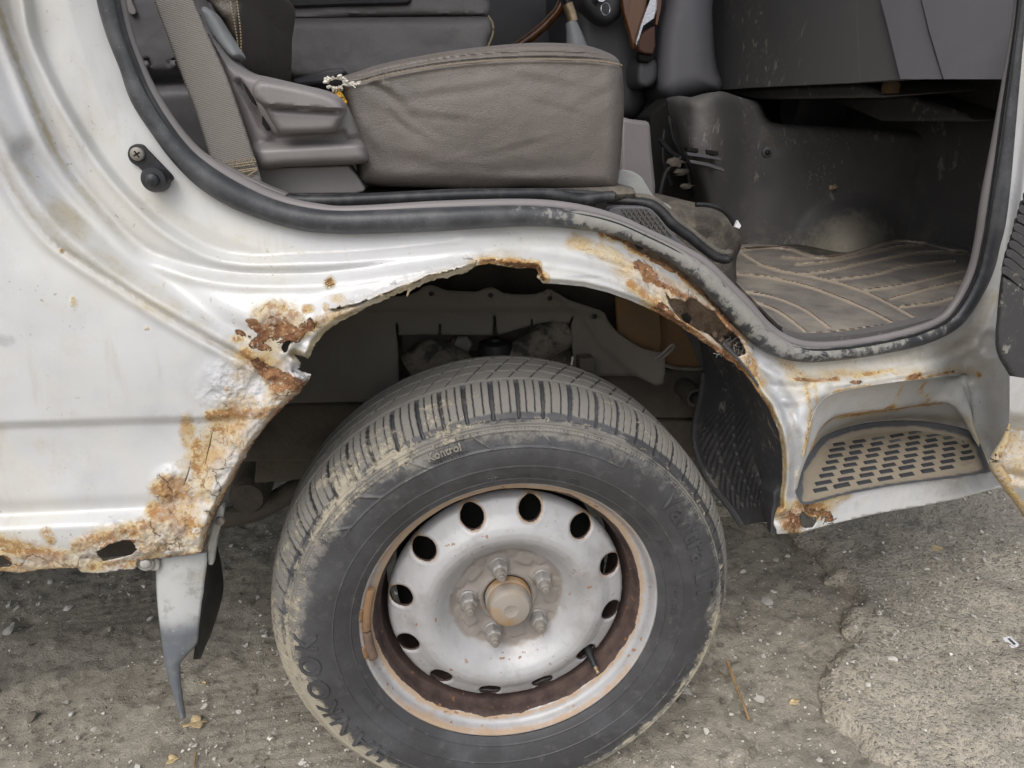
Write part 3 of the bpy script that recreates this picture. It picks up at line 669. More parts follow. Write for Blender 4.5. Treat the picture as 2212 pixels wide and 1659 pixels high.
rust = np.maximum.reduce([.60 * stroke(V, [(330, 1170), (400, 1080), (450, 980), (520, 890)], 85, .75), .50 * stroke(V, [(-100, 1205), (200, 1205), (420, 1185)], 44, .7), .45 * spot(V, 570, 760, 90, 70), .5 * spot(V, 590, 860, 50, 36, -.8), .40 * stroke(V, [(700, 690), (900, 612), (1040, 560)], 26), .85 * stroke(V, ARCH_D, 30, .6), .6 * stroke(V, [(1405, 650), (1440, 625), (1500, 640), (1600, 730)], 40, .7), .42 * stroke(V, [(1700, 815), (1900, 805), (2100, 800)], 30), .35 * stroke(V, [(1690, 1000), (1710, 900), (1745, 830)], 40),
    
    .85 * strokea(V, [(-100, 1185), (0, 1178), (70, 1195), (130, 1205)], 36), .70 * strokea(V, [(-100, 1225), (170, 1222)], 26), .8 * strokea(V, [(110, 1165), (100, 1150)], 20), .78 * strokea(V, [(170, 1180), (260, 1150), (330, 1135)], 34), .75 * strokea(V, [(190, 1225), (300, 1215)], 22),
    1.0 * spota(V, 370, 1055, 46, 34), .95 * spota(V, 350, 1105, 38, 30), .8 * spota(V, 400, 1140, 50, 32), .75 * spota(V, 430, 1000, 24, 45), .85 * spota(V, 425, 965, 16, 22), .65 * spota(V, 405, 935, 20, 40),
    1.0 * strokea(V, [(455, 897), (500, 893), (560, 895), (600, 885)], 20), .75 * spota(V, 490, 928, 30, 16), .6 * strokea(V, ARCH_A, 34), .95 * strokea(V, ARCH_A, 13), .7 * strokea(V, [(430, 1195), (300, 1205)], 10), .95 * strokea(V, [(432, 1193), (360, 1200)], 5),
    .85 * strokea(V, [(530, 765), (580, 800), (600, 850)], 30), .55 * spota(V, 560, 790, 60, 30), .7 * spota(V, 620, 850, 32, 20, -.8), .65 * spota(V, 550, 780, 18), .55 * spota(V, 492, 842, 10), .5 * spota(V, 520, 815, 30, 20),
    .8 * spota(V, 600, 690, 62, 44), .7 * strokea(V, [(640, 720), (700, 690), (760, 668)], 26), .8 * spota(V, 666, 667, 17, 11), .7 * spota(V, 704, 664, 9, 11), .55 * spota(V, 728, 645, 24, 14), .85 * spota(V, 584, 664, 18, 13), .85 * spota(V, 512, 732, 14, 8), .8 * spota(V, 713, 611, 14, 15),
    .6 * strokea(V, [(800, 662), (880, 632)], 12), .95 * strokea(V, [(1040, 566), (1100, 566), (1160, 572)], 15), .9 * strokea(V, [(1100, 562), (1150, 572), (1178, 600)], 13), .35 * spota(V, 1090, 555, 40, 16),
    .9 * strokea(V, H3, 15), .8 * strokea(V, [(1300, 503), (1345, 512), (1370, 535)], 18), .55 * strokea(V, [(1240, 520), (1330, 560), (1400, 620)], 26, .8),
    .95 * strokea(V, [(1375, 575), (1420, 600), (1475, 640), (1530, 670), (1600, 735)], 18), .6 * spota(V, 1375, 600, 60, 40, .6), .85 * strokea(V, [(1360, 610), (1400, 640), (1430, 665)], 20), .95 * strokea(V, ARCH_D, 14), .5 * spota(V, 1560, 640, 1),
    .85 * strokea(V, [(1600, 800), (1640, 850), (1670, 900)], 12), .6 * strokea(V, ARCH_E, 18), .75 * strokea(V, [(1600, 740), (1625, 790), (1640, 830)], 20), .55 * strokea(V, [(1690, 780), (1730, 810)], 24),
    .95 * strokea(V, [(1680, 1085), (1700, 1130), (1720, 1145)], 26), .9 * spota(V, 1740, 1105, 60, 28, -.2), .65 * strokea(V, [(1740, 1090), (1830, 1072)], 16), .5 * strokea(V, [(1720, 1020), (1726, 1075)], 10),
    .9 * strokea(V, [(1715, 818), (1760, 822), (1810, 818)], 9), .75 * strokea(V, [(1850, 812), (1925, 800)], 10), .95 * spota(V, 1975, 815, 22, 11, -.4), .85 * strokea(V, [(1950, 826), (2010, 812), (2060, 803)], 5), .9 * spota(V, 2115, 810, 7), .7 * strokea(V, [(1740, 830), (1752, 890), (1738, 980)], 9), .65 * strokea(V, [(1760, 830), (1765, 870)], 7), .8 * strokea(V, [(1800, 848), (1880, 832)], 7), .4 * strokea(V, [(1690, 960), (1695, 1060)], 14),
    .85 * spota(V, 133, 541, 7), .8 * spota(V, 157, 643, 6), .5 * spota(V, 160, 655, 9, 14), .5 * spota(V, 317, 708, 6), .4 * spota(V, 352, 616, 5), .75 * strokea(V, [(880, 560), (884, 561)], 3)])
def strokeb(V, l, r): return .86 * stroke(V, l, r * 1.75 + 2)
def spotb(V, x, y, rx, ry=None, a=0): return .90 * spot(V, x, y, rx * 1.3, (ry or rx) * 1.3, a)
bare = np.maximum.reduce([
    .9 * strokeb(V, [(545, 697), (560, 712), (575, 722), (560, 735), (545, 742)], 12), .85 * strokeb(V, [(600, 680), (640, 690), (665, 700)], 12), .9 * spotb(V, 648, 712, 40, 22, -.5), .75 * spotb(V, 610, 700, 45, 34), .9 * strokeb(V, [(512, 715), (540, 730)], 6), .8 * strokeb(V, [(555, 742), (580, 755)], 8),
    1.0 * strokeb(V, [(552, 788), (580, 803), (620, 822), (650, 832)], 17), .8 * spotb(V, 600, 838, 20, 12), .75 * strokeb(V, [(650, 835), (668, 815)], 9), .75 * spotb(V, 712, 611, 12, 13), .7 * spotb(V, 583, 662, 12, 9), .7 * strokeb(V, [(785, 596), (795, 595)], 3),
    .9 * strokeb(V, [(1095, 568), (1130, 572), (1165, 580), (1172, 605)], 9), .7 * strokeb(V, [(1046, 563), (1095, 562)], 5), 1.0 * strokeb(V, [(1378, 572), (1400, 585), (1410, 600), (1395, 600)], 12), .9 * strokeb(V, [(1415, 610), (1450, 625), (1480, 640)], 8),
    .85 * strokeb(V, [(1480, 640), (1530, 668), (1570, 700), (1605, 745)], 8), .9 * strokeb(V, [(1430, 678), (1480, 708), (1540, 750), (1595, 790)], 8), .9 * strokeb(V, [(1425, 660), (1450, 680)], 12), .8 * strokeb(V, [(1400, 555), (1480, 600), (1560, 672)], 5), .8 * strokeb(V, [(1310, 506), (1340, 514), (1360, 530)], 7),
    .75 * spotb(V, 1710, 1130, 32, 24), .65 * strokeb(V, [(1742, 1098), (1790, 1118)], 15), .75 * strokeb(V, [(1720, 820), (1765, 824), (1805, 818)], 4), .85 * spotb(V, 1975, 814, 15, 6, -.4), .7 * spotb(V, 1848, 826, 18, 6), .7 * strokeb(V, [(2020, 808), (2060, 802)], 2.5),
    .7 * spotb(V, 280, 1169, 24, 6), .7 * strokeb(V, [(205, 1190), (240, 1174)], 6), .8 * spotb(V, 8, 1212, 26, 12), .6 * strokeb(V, ARCH_A, 5), .5 * strokeb(V, BOT_L[1:], 5), .7 * spotb(V, 490, 843, 5), .6 * spotb(V, 133, 541, 5)])
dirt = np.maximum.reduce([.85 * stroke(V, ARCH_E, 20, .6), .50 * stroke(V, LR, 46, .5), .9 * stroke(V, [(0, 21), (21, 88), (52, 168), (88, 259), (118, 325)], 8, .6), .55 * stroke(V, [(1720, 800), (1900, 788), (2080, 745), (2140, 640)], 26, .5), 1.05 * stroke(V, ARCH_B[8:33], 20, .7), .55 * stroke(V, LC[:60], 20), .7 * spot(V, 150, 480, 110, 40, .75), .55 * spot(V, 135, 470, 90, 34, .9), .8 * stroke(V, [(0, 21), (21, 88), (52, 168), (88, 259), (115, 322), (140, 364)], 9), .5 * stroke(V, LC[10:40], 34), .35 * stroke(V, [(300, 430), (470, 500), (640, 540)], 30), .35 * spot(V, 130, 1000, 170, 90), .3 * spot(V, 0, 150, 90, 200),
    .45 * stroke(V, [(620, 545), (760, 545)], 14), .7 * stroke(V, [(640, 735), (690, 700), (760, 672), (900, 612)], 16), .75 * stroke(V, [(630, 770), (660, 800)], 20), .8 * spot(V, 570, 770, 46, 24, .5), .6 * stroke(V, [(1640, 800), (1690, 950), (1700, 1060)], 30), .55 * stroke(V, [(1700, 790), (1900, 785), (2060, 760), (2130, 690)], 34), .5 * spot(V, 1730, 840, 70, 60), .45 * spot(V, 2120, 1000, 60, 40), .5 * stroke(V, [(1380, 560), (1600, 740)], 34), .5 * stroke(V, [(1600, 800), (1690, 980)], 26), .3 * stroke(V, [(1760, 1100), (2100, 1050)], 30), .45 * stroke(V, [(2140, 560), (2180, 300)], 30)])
grey = np.maximum.reduce([.62 * stroke(V, [(1655, 800), (1705, 880), (1718, 980), (1712, 1060)], 34, .6), .4 * stroke(V, [(1760, 1108), (1960, 1070), (2150, 1040)], 26, .5), .35 * spot(V, 1990, 790, 60, 16), .5 * spot(V, 925, 524, 26, 7), .4 * spot(V, 1140, 505, 26, 6), .35 * spot(V, 1005, 0, 1), .55 * spot(V, 10, 735, 42, 26), .3 * spot(V, 290, 720, 26, 16, .5), .35 * spot(V, 1690, 870, 30, 60), .45 * stroke(V, [(1668, 790), (1720, 835)], 16), .4 * spot(V, 345, 810, 16, 12), .5 * stroke(V, [(1235, 540), (1350, 590)], 16), .6 * spot(V, 1260, 598, 70, 8), .5 * spot(V, 1703, 1040, 18, 36)])  # some of these greys are reflections painted onto the jamb and skin
yy = body_y(V)
W = onY(V, yy)
BODY_V, BODY_Y = V, yy
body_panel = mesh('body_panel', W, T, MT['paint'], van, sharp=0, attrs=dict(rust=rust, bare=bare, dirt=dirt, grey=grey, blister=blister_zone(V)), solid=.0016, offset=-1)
print('panel', len(V), len(T))

# ---- what the holes show: the muddy inner panel behind the arch, a dark inner sill
inner = ragged([(1335, 498), (1400, 515), (1470, 560), (1545, 640), (1625, 738), (1642, 790), (1610, 797), (1565, 762), (1500, 718), (1447, 686), (1424, 655), (1400, 600), (1345, 548)], 6, 1, 3, True)
Vi, Ti = sheet_points(inner, [hole([(1471, 680), (1485, 674), (1494, 688), (1491, 703), (1479, 698)], 1.2), hole([(1369, 527), (1380, 528), (1391, 533), (1390, 541), (1376, 540)], 1)], 5)
yi = .100 - .030 * ss(45, 0, seg_dist(sO, Vi)) - .012 * ss(30, 0, seg_dist(np.array(ARCH_D), Vi)) + .016 * (fbm(Vi / 16, 4, 3) - .5) + .010 * (fbm(Vi / 60, 2, 3) - .5)
mesh('rusted_inner_panel', onY(Vi, yi), Ti, MT['mud'], van, sharp=0, solid=.002, offset=-1)
slab('inner_sill', onY([(-200, 1120), (430, 1090), (430, 1190), (-200, 1236)], .07), (0, .03, 0), MT['frame'], van, .002)
# clods of dried mud and frayed fibres caught at the lower end of the cavity
clod = []
for (px, py, rr) in ((1572, 745, 9), (1586, 758, 8), (1600, 762, 7), (1560, 735, 7), (1592, 742, 6), (1606, 775, 6), (1545, 722, 6)):
    c = onY([(px, py)], .07)[0]; Vs, Fs = lathe_vf([(0.001, -1), (.7, -.7), (1, 0), (.7, .7), (.001, 1)], (0, 0, 0), 'Z', 8)
    Vs = Vs * (.7 + .6 * fbm(Vs * 1.7 + px, 2, 5))[:, None] * rr * .0007; clod.append((Vs + c, Fs))
Vc, Fc = join_vf(clod); mesh('mud_clods', Vc, Fc, MT['mud'], van, kind='stuff')
fib = []
for k in range(34):
    a = onY([(1560 + 55 * rng.random(), 730 + 50 * rng.random())], .05 + .01 * rng.random())[0]
    dv = rng.normal(0, 1, 3) * (.008, .004, .010); mdl = a + dv * .5 + rng.normal(0, .002, 3)
    fib.append(tube_vf(np.array([a, mdl, a + dv]), .0004, 4))
Vc, Fc = join_vf(fib); mesh('frayed_fibres', Vc, Fc, MT['vinyl'], van, kind='stuff')

# ---- step recess: walls, step pad, raised treads
PADZ = .468
padf, padb = [(1725, 1078), (1742, 1090), (1823, 1069), (1928, 1049), (2068, 1031), (2141, 1019)], [(1722, 1070), (1724, 1020), (1763, 959), (1788, 938), (1840, 920), (1893, 911), (1963, 908), (2040, 916), (2103, 935), (2122, 970), (2141, 1019)]
def yat(p):
    p = np.atleast_2d(np.asarray(p, float)); return np.array([BODY_Y[np.argmin(((BODY_V - q) ** 2).sum(1))] for q in p])
top_px = smooth_line(STEP_TOP[:-1] + [(2085, 809), (2100, 860), (2103, 905), (2112, 950), (2130, 990), (2141, 1017)], n=90)
seam_px = smooth_line([(1719, 1068), (1733, 1015), (1757, 960), (1775, 925), (1809, 900), (1870, 891), (1928, 885), (2015, 873), (2060, 874), (2090, 900), (2103, 930), (2118, 962), (2132, 992), (2141, 1018)], n=90)
back_px = smooth_line(padb, n=90)
top3 = onY(top_px, yat(top_px) - .001)
back3 = onZ(back_px, PADZ + .012)
k = np.linspace(0, 1, 90); win = np.clip(np.sin(np.pi * k) * 1.6, 0, 1)
seam3 = onY(seam_px, np.interp(k, [0, .12, .3, .5, .62, .75, .9, 1], [.01, .03, .085, .12, .13, .12, .09, .045]))
r1 = top3 * .6 + seam3 * .4; r1[:, 1] = top3[:, 1] + .55 * (seam3[:, 1] - top3[:, 1])
r0b = top3.copy(); r0b[:, 1] += .012 * win; r0b[:, 2] -= .002 * win
s2 = seam3.copy(); s2[:, 1] += .012 * win; s2[:, 2] -= .004 * win
n_r = 6
sw = loft('step_recess', [top3, r0b, r1, seam3, s2, back3], MT['paint'], van, n=90, sub=4, sharp=0)
me = sw.data; co = np.array([v.co for v in me.vertices]) + org(van)
q = co @ np.eye(3); dd = (q - CAM) @ RW; px = np.stack([PCX - FOC * dd[:, 0] / dd[:, 2], PCY + FOC * dd[:, 1] / dd[:, 2]], 1)
for nm, a in dict(rust=np.maximum.reduce([.9 * stroke(px, [(1810, 902), (1880, 891), (1940, 883)], 8), .95 * spot(px, 1925, 880, 14, 8), .8 * spot(px, 1905, 888, 10, 5), .75 * stroke(px, [(2000, 825), (1985, 845), (2020, 872)], 8), .55 * stroke(px, [(1950, 830), (1930, 875)], 9), .6 * stroke(px, [(1755, 905), (1735, 985)], 10), .7 * spot(px, 2000, 875, 22, 6)]), bare=.75 * stroke(px, [(1820, 902), (1875, 892)], 3) + .7 * spot(px, 1925, 882, 10, 3), dirt=np.maximum(.75 * stroke(px, [(1760, 960), (1850, 905), (2090, 905), (2130, 985)], 26), .3), grey=.4 * spot(px, 1880, 868, 60, 20), blister=0 * px[:, 0]).items():  # the grey spot is a reflection painted on the upper riser
    at = me.attributes.new(nm, 'FLOAT', 'POINT'); at.data.foreach_set('value', np.asarray(a, np.float32))
se = onY(seam_px, np.interp(k, [0, .12, .3, .5, .62, .75, .9, 1], [.01, .03, .085, .12, .13, .12, .09, .045]) - .0005)
tube('step_seam', se[14:62], .0011, MT['rusty'], van, 6)
# step pad: dished rubber sheet with rim and raised lozenges
pad_out = np.vstack([smooth_line(padf, step=7)[:-1], smooth_line(padb, step=7)[::-1][:-1]])
Vp, Tp = sheet_points(pad_out, [], 5)
dr = seg_dist(pad_out, Vp, True); db = seg_dist(np.array(padb), Vp)
backness = ss(1080, 950, Vp[:, 1]) 
zp = PADZ + .012 * ss(26, 2, db) + .004 * ss(8, 2, dr)
dust = .24 + ss(3, 9, dr) * (.40 + .30 * (1 - ss(1950, 2130, Vp[:, 0]) * .8)) * ss(10, 24, db + 4)
pad = mesh('step_pad', onZ(Vp, zp), Tp, MT['pad'], van, sharp=0, attrs=dict(dust=dust))
o3, oF = onZ(pad_out, PADZ)[:, :2], onZ(padf, PADZ)[:, :2]
fr = onZ([(1742, 1090), (2141, 1019)], PADZ)[:, :2]; ex = fr[1] - fr[0]; Lx = np.linalg.norm(ex); ex /= Lx; ey = np.array([-ex[1], ex[0]])
pts_m = []
me_tread = None
inset = o3
cnt = 0
for j in range(9):
    for i in range(13):
        p = fr[0] + ex * (i * .036 + (.018 if j % 2 else 0) - .01) + ey * (.012 + j * .0165)
        p = p + rng.normal(0, .0006, 2); c = np.array([p]); 
        if not inside(inset, c)[0] or seg_dist(inset, c, True)[0] < .013: continue
        if me_tread is None:
            b = np.array([(-.0142, -.0046), (.0106, -.0046), (.0142, .0046), (-.0106, .0046)]); me_tread = []
            V0 = np.array([(x, y, 0) for x, y in b] + [(x * .86, y * .75, .0022) for x, y in b]); F0 = [[0, 1, 5, 4], [1, 2, 6, 5], [2, 3, 7, 6], [3, 0, 4, 7], [4, 5, 6, 7]]
            for dv in (.05, .22, .42, .66):
                me_ = bpy.data.meshes.new('tread_bar'); me_.from_pydata(V0.tolist(), [], F0)
                at = me_.attributes.new('dust', 'FLOAT', 'POINT'); at.data.foreach_set('value', np.full(8, dv, np.float32)); me_.materials.append(MT['bar'] if dv < .3 else MT['pad']); me_tread.append(me_)
        kq = int(np.clip(.8 + (i - 6) * .30 + rng.normal(0, .8), 0, 3))
        o = bpy.data.objects.new('tread_bar', me_tread[kq]); o.location = Vector((p[0], p[1], PADZ - .0004 - .0004 * kq)) - van.location - pad.location
        s_ = .85 + .3 * rng.random(); o.scale = (s_, 1, .8 + .5 * rng.random()); o.rotation_euler = (0, 0, math.atan2(ex[1], ex[0]) + rng.normal(0, .02))
        link(o, pad); cnt += 1
print('treads', cnt)

# ---- door seal round the opening: outer bulb and inner lip
xs = onY(mid, .05)[:, 0]; ys = .05 + taper(xs)
wpx = np.linalg.norm(sO - sI, axis=1)
ctr = sO + (sI - sO) * .34; rad = wpx * .36 * .00062 * (ys + .77) / .82
ctr2 = sO + (sI - sO) * .82; rad2 = wpx * .22 * .00062 * (ys + .77) / .82
kk = np.linspace(0, 1, 420)
wear = np.repeat(np.interp(sO[:, 0], [700, 1000, 1150, 1300, 1600, 1750, 1950, 2100, 2200], [.0, .12, .35, .62, .58, .5, .42, .3, .1]), 12)
ang = np.tile(np.linspace(0, 2 * np.pi, 12, endpoint=False), 420)
seal = tube('door_seal', onY(ctr, ys - .004), rad, MT['seal'], van, 12, up=(0, -1, 0), attrs=dict(wear=wear * (.75 + .45 * np.cos(ang * 1.0 + .8))))
tube('seal_lip', onY(ctr2, ys + .004), rad2, MT['trim'], van, 10, up=(0, -1, 0))
tube('seal_groove', onY(sO + (sI - sO) * .60, ys - .010), .0016, MT['black'], van, 6, up=(0, -1, 0))
# ---- door check stop on the jamb: plate, screw, rubber bumper
pl = smooth_line([(275, 333), (280, 318), (293, 311), (307, 313), (318, 324), (345, 352), (372, 381), (370, 391), (352, 402), (335, 400), (322, 388), (300, 362), (282, 350)], step=4, closed=True)
stop = slab('door_stop_plate', onY(pl, .040), (0, .006, 0), MT['black'], van, .0012)
def disc(name, pxc, y, r, h, mat, parent, seg=20, dome=.3, **kw):
    c = onY([pxc], y)[0]; V, F = lathe_vf([(r, h), (r, h * .25), (r * .9, 0), (r * .5, -h * dome), (.0004, -h * dome * 1.2)], c, 'Y', seg)
    return mesh(name, V, F, mat, parent, **kw)
disc('screw', (295, 333), .036, .0068, .004, MT['steel'], stop)
c = onY([(295, 333)], .0345)[0]
for a in (.5, .5 + math.pi / 2):
    d = np.array([math.cos(a), 0, math.sin(a)]) * .0036; nn = np.array([-math.sin(a), 0, math.cos(a)]) * .0008
    slab('screw_slot', [c - d - nn, c + d - nn, c + d + nn, c - d + nn], (0, .001, 0), MT['dark'], stop, 0)
c = onY([(340, 386)], .040)[0]
V_, F_ = lathe_vf([(.0135, 0), (.0132, -.010), (.0118, -.014), (.0065, -.0145), (.006, -.019), (.004, -.021), (.0004, -.0215)], c, 'Y', 24); mesh('rubber_bumper', V_, F_, MT['blackr'], stop)
# ================================================================== WHEEL (part of the van)
wheel = empty('wheel', tuple(WC - np.array([0, .9, 0])), van)
# ---- tyre: profile from the inner bead round to the outer bead
prof = np.array([(.206, -.005), (.214, -.0105), (.226, -.0165), (.240, -.0215), (.254, -.0235), (.268, -.0225), (.280, -.0185), (.290, -.0120), (.2955, -.0070), (.301, -.0005), (.3065, .008), (.3120, .018), (.3165, .032), (.3190, .050), (.3200, .075), (.3202, .100), (.3200, .125), (.3190, .150), (.316, .168), (.310, .182), (.300, .192), (.28, .199), (.25, .200), (.21, .185)])
prof[:, 0] = np.where(prof[:, 0] > .25, prof[:, 0] + .0068 * (np.minimum(prof[:, 0], .30) - .25) / .05, prof[:, 0])
_p = smooth_line(prof, n=3000); _s = np.concatenate([[0], np.cumsum(np.linalg.norm(np.diff(_p, axis=0), axis=1))])
_w = np.where(_p[:, 1] < 0, 1 / .00075, np.where(_p[:, 1] < .03, 1 / .0010, np.where(_p[:, 1] < .165, 1 / .0016, 1 / .006)))
_c = np.concatenate([[0], np.cumsum(np.diff(_s) * .5 * (_w[1:] + _w[:-1]))]); _n = int(_c[-1]); pr = np.stack([np.interp(np.linspace(0, _c[-1], _n), _c, _p[:, k]) for k in (0, 1)], 1)
NT = 2160; NP = len(pr); HALF = int(np.argmax(pr[:, 0]))
th = np.linspace(0, 2 * np.pi, NT, endpoint=False)
TH, KK = np.meshgrid(th, np.arange(NP), indexing='ij')
RR, YY = pr[KK, 0].copy(), pr[KK, 1].copy()
dt = np.gradient(pr, axis=0); nrm = np.stack([-dt[:, 1], dt[:, 0]], 1); nrm /= np.linalg.norm(nrm, axis=1)[:, None]
if (nrm[len(nrm) // 2, 0] < 0): nrm = -nrm
deg = np.degrees(TH)
h = np.zeros_like(RR)
per = 6.0
slant = 14 * (YY - .01)              # lateral grooves lean slightly
ph = (deg + slant * 1.0 + .5 * np.sin(np.radians(deg * 7)) + .3 * np.sin(np.radians(deg * 17))) % per
sh = ss(.2965, .300, RR) * ss(.058, .052, YY)            # shoulder blocks
gw = .26 + .16 * ss(.302, .316, RR)
h -= sh * .0048 * ss(gw + .22, gw - .02, np.abs(ph - per / 2))
inb = sh * ss(.303, .307, RR)
for s0 in (1.05, 4.95): h -= inb * .0026 * ss(.26, .08, np.abs(ph - s0))
# stepped rail at the foot of the shoulder blocks
foot = gauss(RR - .2965, .0012) * ss(.05, .04, YY); h -= foot * .0016 * (np.abs(ph - per / 2) > .7)
for yg, w, dp in ((.058, .0026, .006), (.088, .0020, .005), (.118, .0020, .006), (.150, .0022, .005)):
    zig = .0016 * np.sign(np.sin(np.radians(deg * 60))) if yg == .088 else 0
    h -= dp * ss(w * 1.3, w * .5, np.abs(YY - yg - zig)) * (RR > .30)
rib = ss(.061, .063, YY) * ss(.175, .165, YY)
ph2 = (deg + 90 * (YY - .07)) % 5.0
h -= rib * .0026 * ss(.34, .10, np.abs(ph2 - 2.5)) * (np.abs((YY - .073) % .03 - .015) > .002)
# sidewall: ring lines, framed panels, fine knurl
side = YY < .0
for rr_, hh, w in ((.2925, .0011, .0009), (.2895, .0007, .0007), (.2385, .0007, .0006), (.2165, .0006, .0006)): h += side * 1.8 * hh * gauss(RR - rr_, w)
def frame(a0, a1, r0, r1, divs):
    global h
    ina = ss(a0 - .3, a0, deg) * ss(a1 + .3, a1, deg); inr = ss(r0 - .0006, r0, RR) * ss(r1 + .0006, r1, RR)
    h += side * ina * .0015 * (gauss(RR - r1, .0010) + gauss(RR - r0, .0010))
    for d in divs: h += side * inr * .0015 * gauss((deg - d - (RR - r0) * 220), .55)
    h -= side * ina * inr * .0009
frame(58, 142, .2655, .2850, (61, 78, 95, 112, 127, 139)); frame(292, 338, .2655, .285, (296, 312, 330)); frame(206, 246, .2655, .285, (210, 226, 243))
kn = (RR > .2858) & (RR < .2885); h += side * kn * .0004 * np.sign(np.sin(np.radians(deg * 400)))
h += side * .0006 * (fbm(np.stack([TH.ravel() * 6, RR.ravel() * 60], 1), 3, 7).reshape(RR.shape) - .5)
RR += h * nrm[KK, 0]; YY += h * nrm[KK, 1]
X = RR * np.cos(TH); Z = RR * np.sin(TH)
zg = -(WC[2] - .001); sq = np.clip(zg - Z, 0, None)       # flattened where it stands, bulging above
bul = ss(-.20, -.30, Z) * gauss(RR - .272, .03); YY = YY - .006 * bul * (YY < .06) + .006 * bul * (YY > .1)
Z = np.maximum(Z, zg)
V = np.stack([X, YY, Z], -1).reshape(-1, 3) + WC
F = grid_faces(NT, NP, True, False)
# road dust on the tread, mud clinging to the shoulder low down
R0 = pr[KK, 0]; Y0 = pr[KK, 1]; dg = deg
n1 = fbm(np.stack([np.cos(TH).ravel() * 9, np.sin(TH).ravel() * 9, R0.ravel() * 40], 1), 4, 3).reshape(R0.shape)
tread = ss(.300, .309, R0)
dust = tread * (1.15 + .35 * ss(.304, .311, R0)) - .55 * (gauss(R0 - .3035, .0045) * (Y0 < .03)) + .58 * ss(.252, .285, R0) * (Y0 < .03) * (n1 + .15)
dust = dust + (Y0 < .03) * .14 * ss(.262, .285, R0) * ss(-.1, .6, np.sin(TH - .6)) + .15
low = ss(.25, -.5, np.sin(TH)); leftl = ss(.1, -.9, np.cos(TH))
mud = (Y0 < .04) * ss(.262, .288, R0) * (.30 + .36 * low + .26 * leftl * ss(.6, -.2, np.sin(TH))) + .26 * (Y0 < .03) * ss(.27, .285, R0) * gauss((dg - 128), 26)
dust = dust - (R0 > .297) * (dust + .15) * np.clip(-h / .0024, 0, 1) * .95 + .30 * side * np.clip(h / .0012, 0, 1)  # less dust in the grooves, which also paints their shade darker
mud = mud + (Y0 < .03) * .16 * gauss(R0 - .2975, .004) + .28 * tread * ss(.3, -.5, np.sin(TH)) * (Y0 < .05) + .10 * (Y0 < .05) * ss(.28, .30, R0) * gauss(dg - 345, 20)
tyre = mesh('tyre', V, F, MT['tyre'], wheel, sharp=50, attrs=dict(dust=dust.ravel(), mud=mud.ravel()))

# ---- raised lettering, bent round the sidewall
def side_y(r): return np.interp(r, pr[:HALF, 0], pr[:HALF, 1])
def lettering(text, a_mid, r_base, size, name='lettering', hgt=.0011, mat='tyre', dustv=.2, spacing=1., bold=0., mudv=0., mirror=False):
    cu = bpy.data.curves.new('txt', 'FONT'); cu.body = text; cu.size = size; cu.align_x = 'CENTER'; cu.space_character = spacing; cu.resolution_u = 3; cu.offset = bold
    ob = bpy.data.objects.new('txt', cu); me0 = bpy.data.meshes.new_from_object(ob)
    n = len(me0.vertices); co = np.zeros(n * 3); me0.vertices.foreach_get('co', co); co = co.reshape(-1, 3)
    Fa = [list(p.vertices) for p in me0.polygons]
    bpy.data.objects.remove(ob); bpy.data.curves.remove(cu); bpy.data.meshes.remove(me0)
    e = {}
    for f in Fa:
        for a, b in zip(f, f[1:] + f[:1]): e[(a, b)] = e.get((a, b), 0) + 1
    bd = [k for k in e if (k[1], k[0]) not in e]
    r = r_base + co[:, 1]; ang = np.radians(a_mid) - co[:, 0] / (r_base + size * .35)
    def put(off): return np.stack([r * np.cos(ang), side_y(r) - off, r * np.sin(ang)], 1) + WC
    V = np.vstack([put(hgt), put(-.001)])
    F = Fa + [[a, a + n, b + n, b] for a, b in bd]
    mesh(name, V, F, MT[mat], wheel, smooth=False, attrs=dict(dust=np.full(2 * n, dustv), mud=np.full(2 * n, mudv)))
lettering('HANKOOK', 201, .2590, .041, spacing=1.32, hgt=.0020, dustv=.30, bold=.0006, mudv=.24)
lettering('Vantra LT', 22, .2560, .041, spacing=1.12, hgt=.0020, dustv=.34, bold=.0008, mudv=.14)
lettering('Kontrol', 107, .2735, .0135, hgt=.0018, dustv=.85, mudv=.45, bold=.0003)
lettering('TECHNOLOGY', 106, .2672, .0056, hgt=.0010, dustv=.5, spacing=1.25)
lettering('DOT  T7VB  TA H', 86, .2185, .0082, spacing=1.42, hgt=.0011, dustv=.5)
lettering('4523', 68.5, .2185, .0082, spacing=1.2, hgt=.0011, dustv=.5)
lettering('195/65 R15C', 31, .2225, .0125, spacing=1.2, hgt=.0011, dustv=.32)
lettering('100/98R', 2.5, .2225, .0120, spacing=1.2, hgt=.0011, dustv=.45)
lettering('INMETRO', 206, .2195, .0075, spacing=1.3, hgt=.0007, dustv=.26)
ov = np.linspace(0, 2 * np.pi, 40, endpoint=False); aa = np.radians(69) + .034 * np.cos(ov); rr = .2215 + .0062 * np.sin(ov)
tube('date_ring', np.stack([rr * np.cos(aa), side_y(rr) - .0004, rr * np.sin(aa)], 1) + WC, .0006, MT['tyre'], wheel, 5, True, up=(0, 1, 0), attrs=dict(dust=np.full(200, .35), mud=np.zeros(200)))

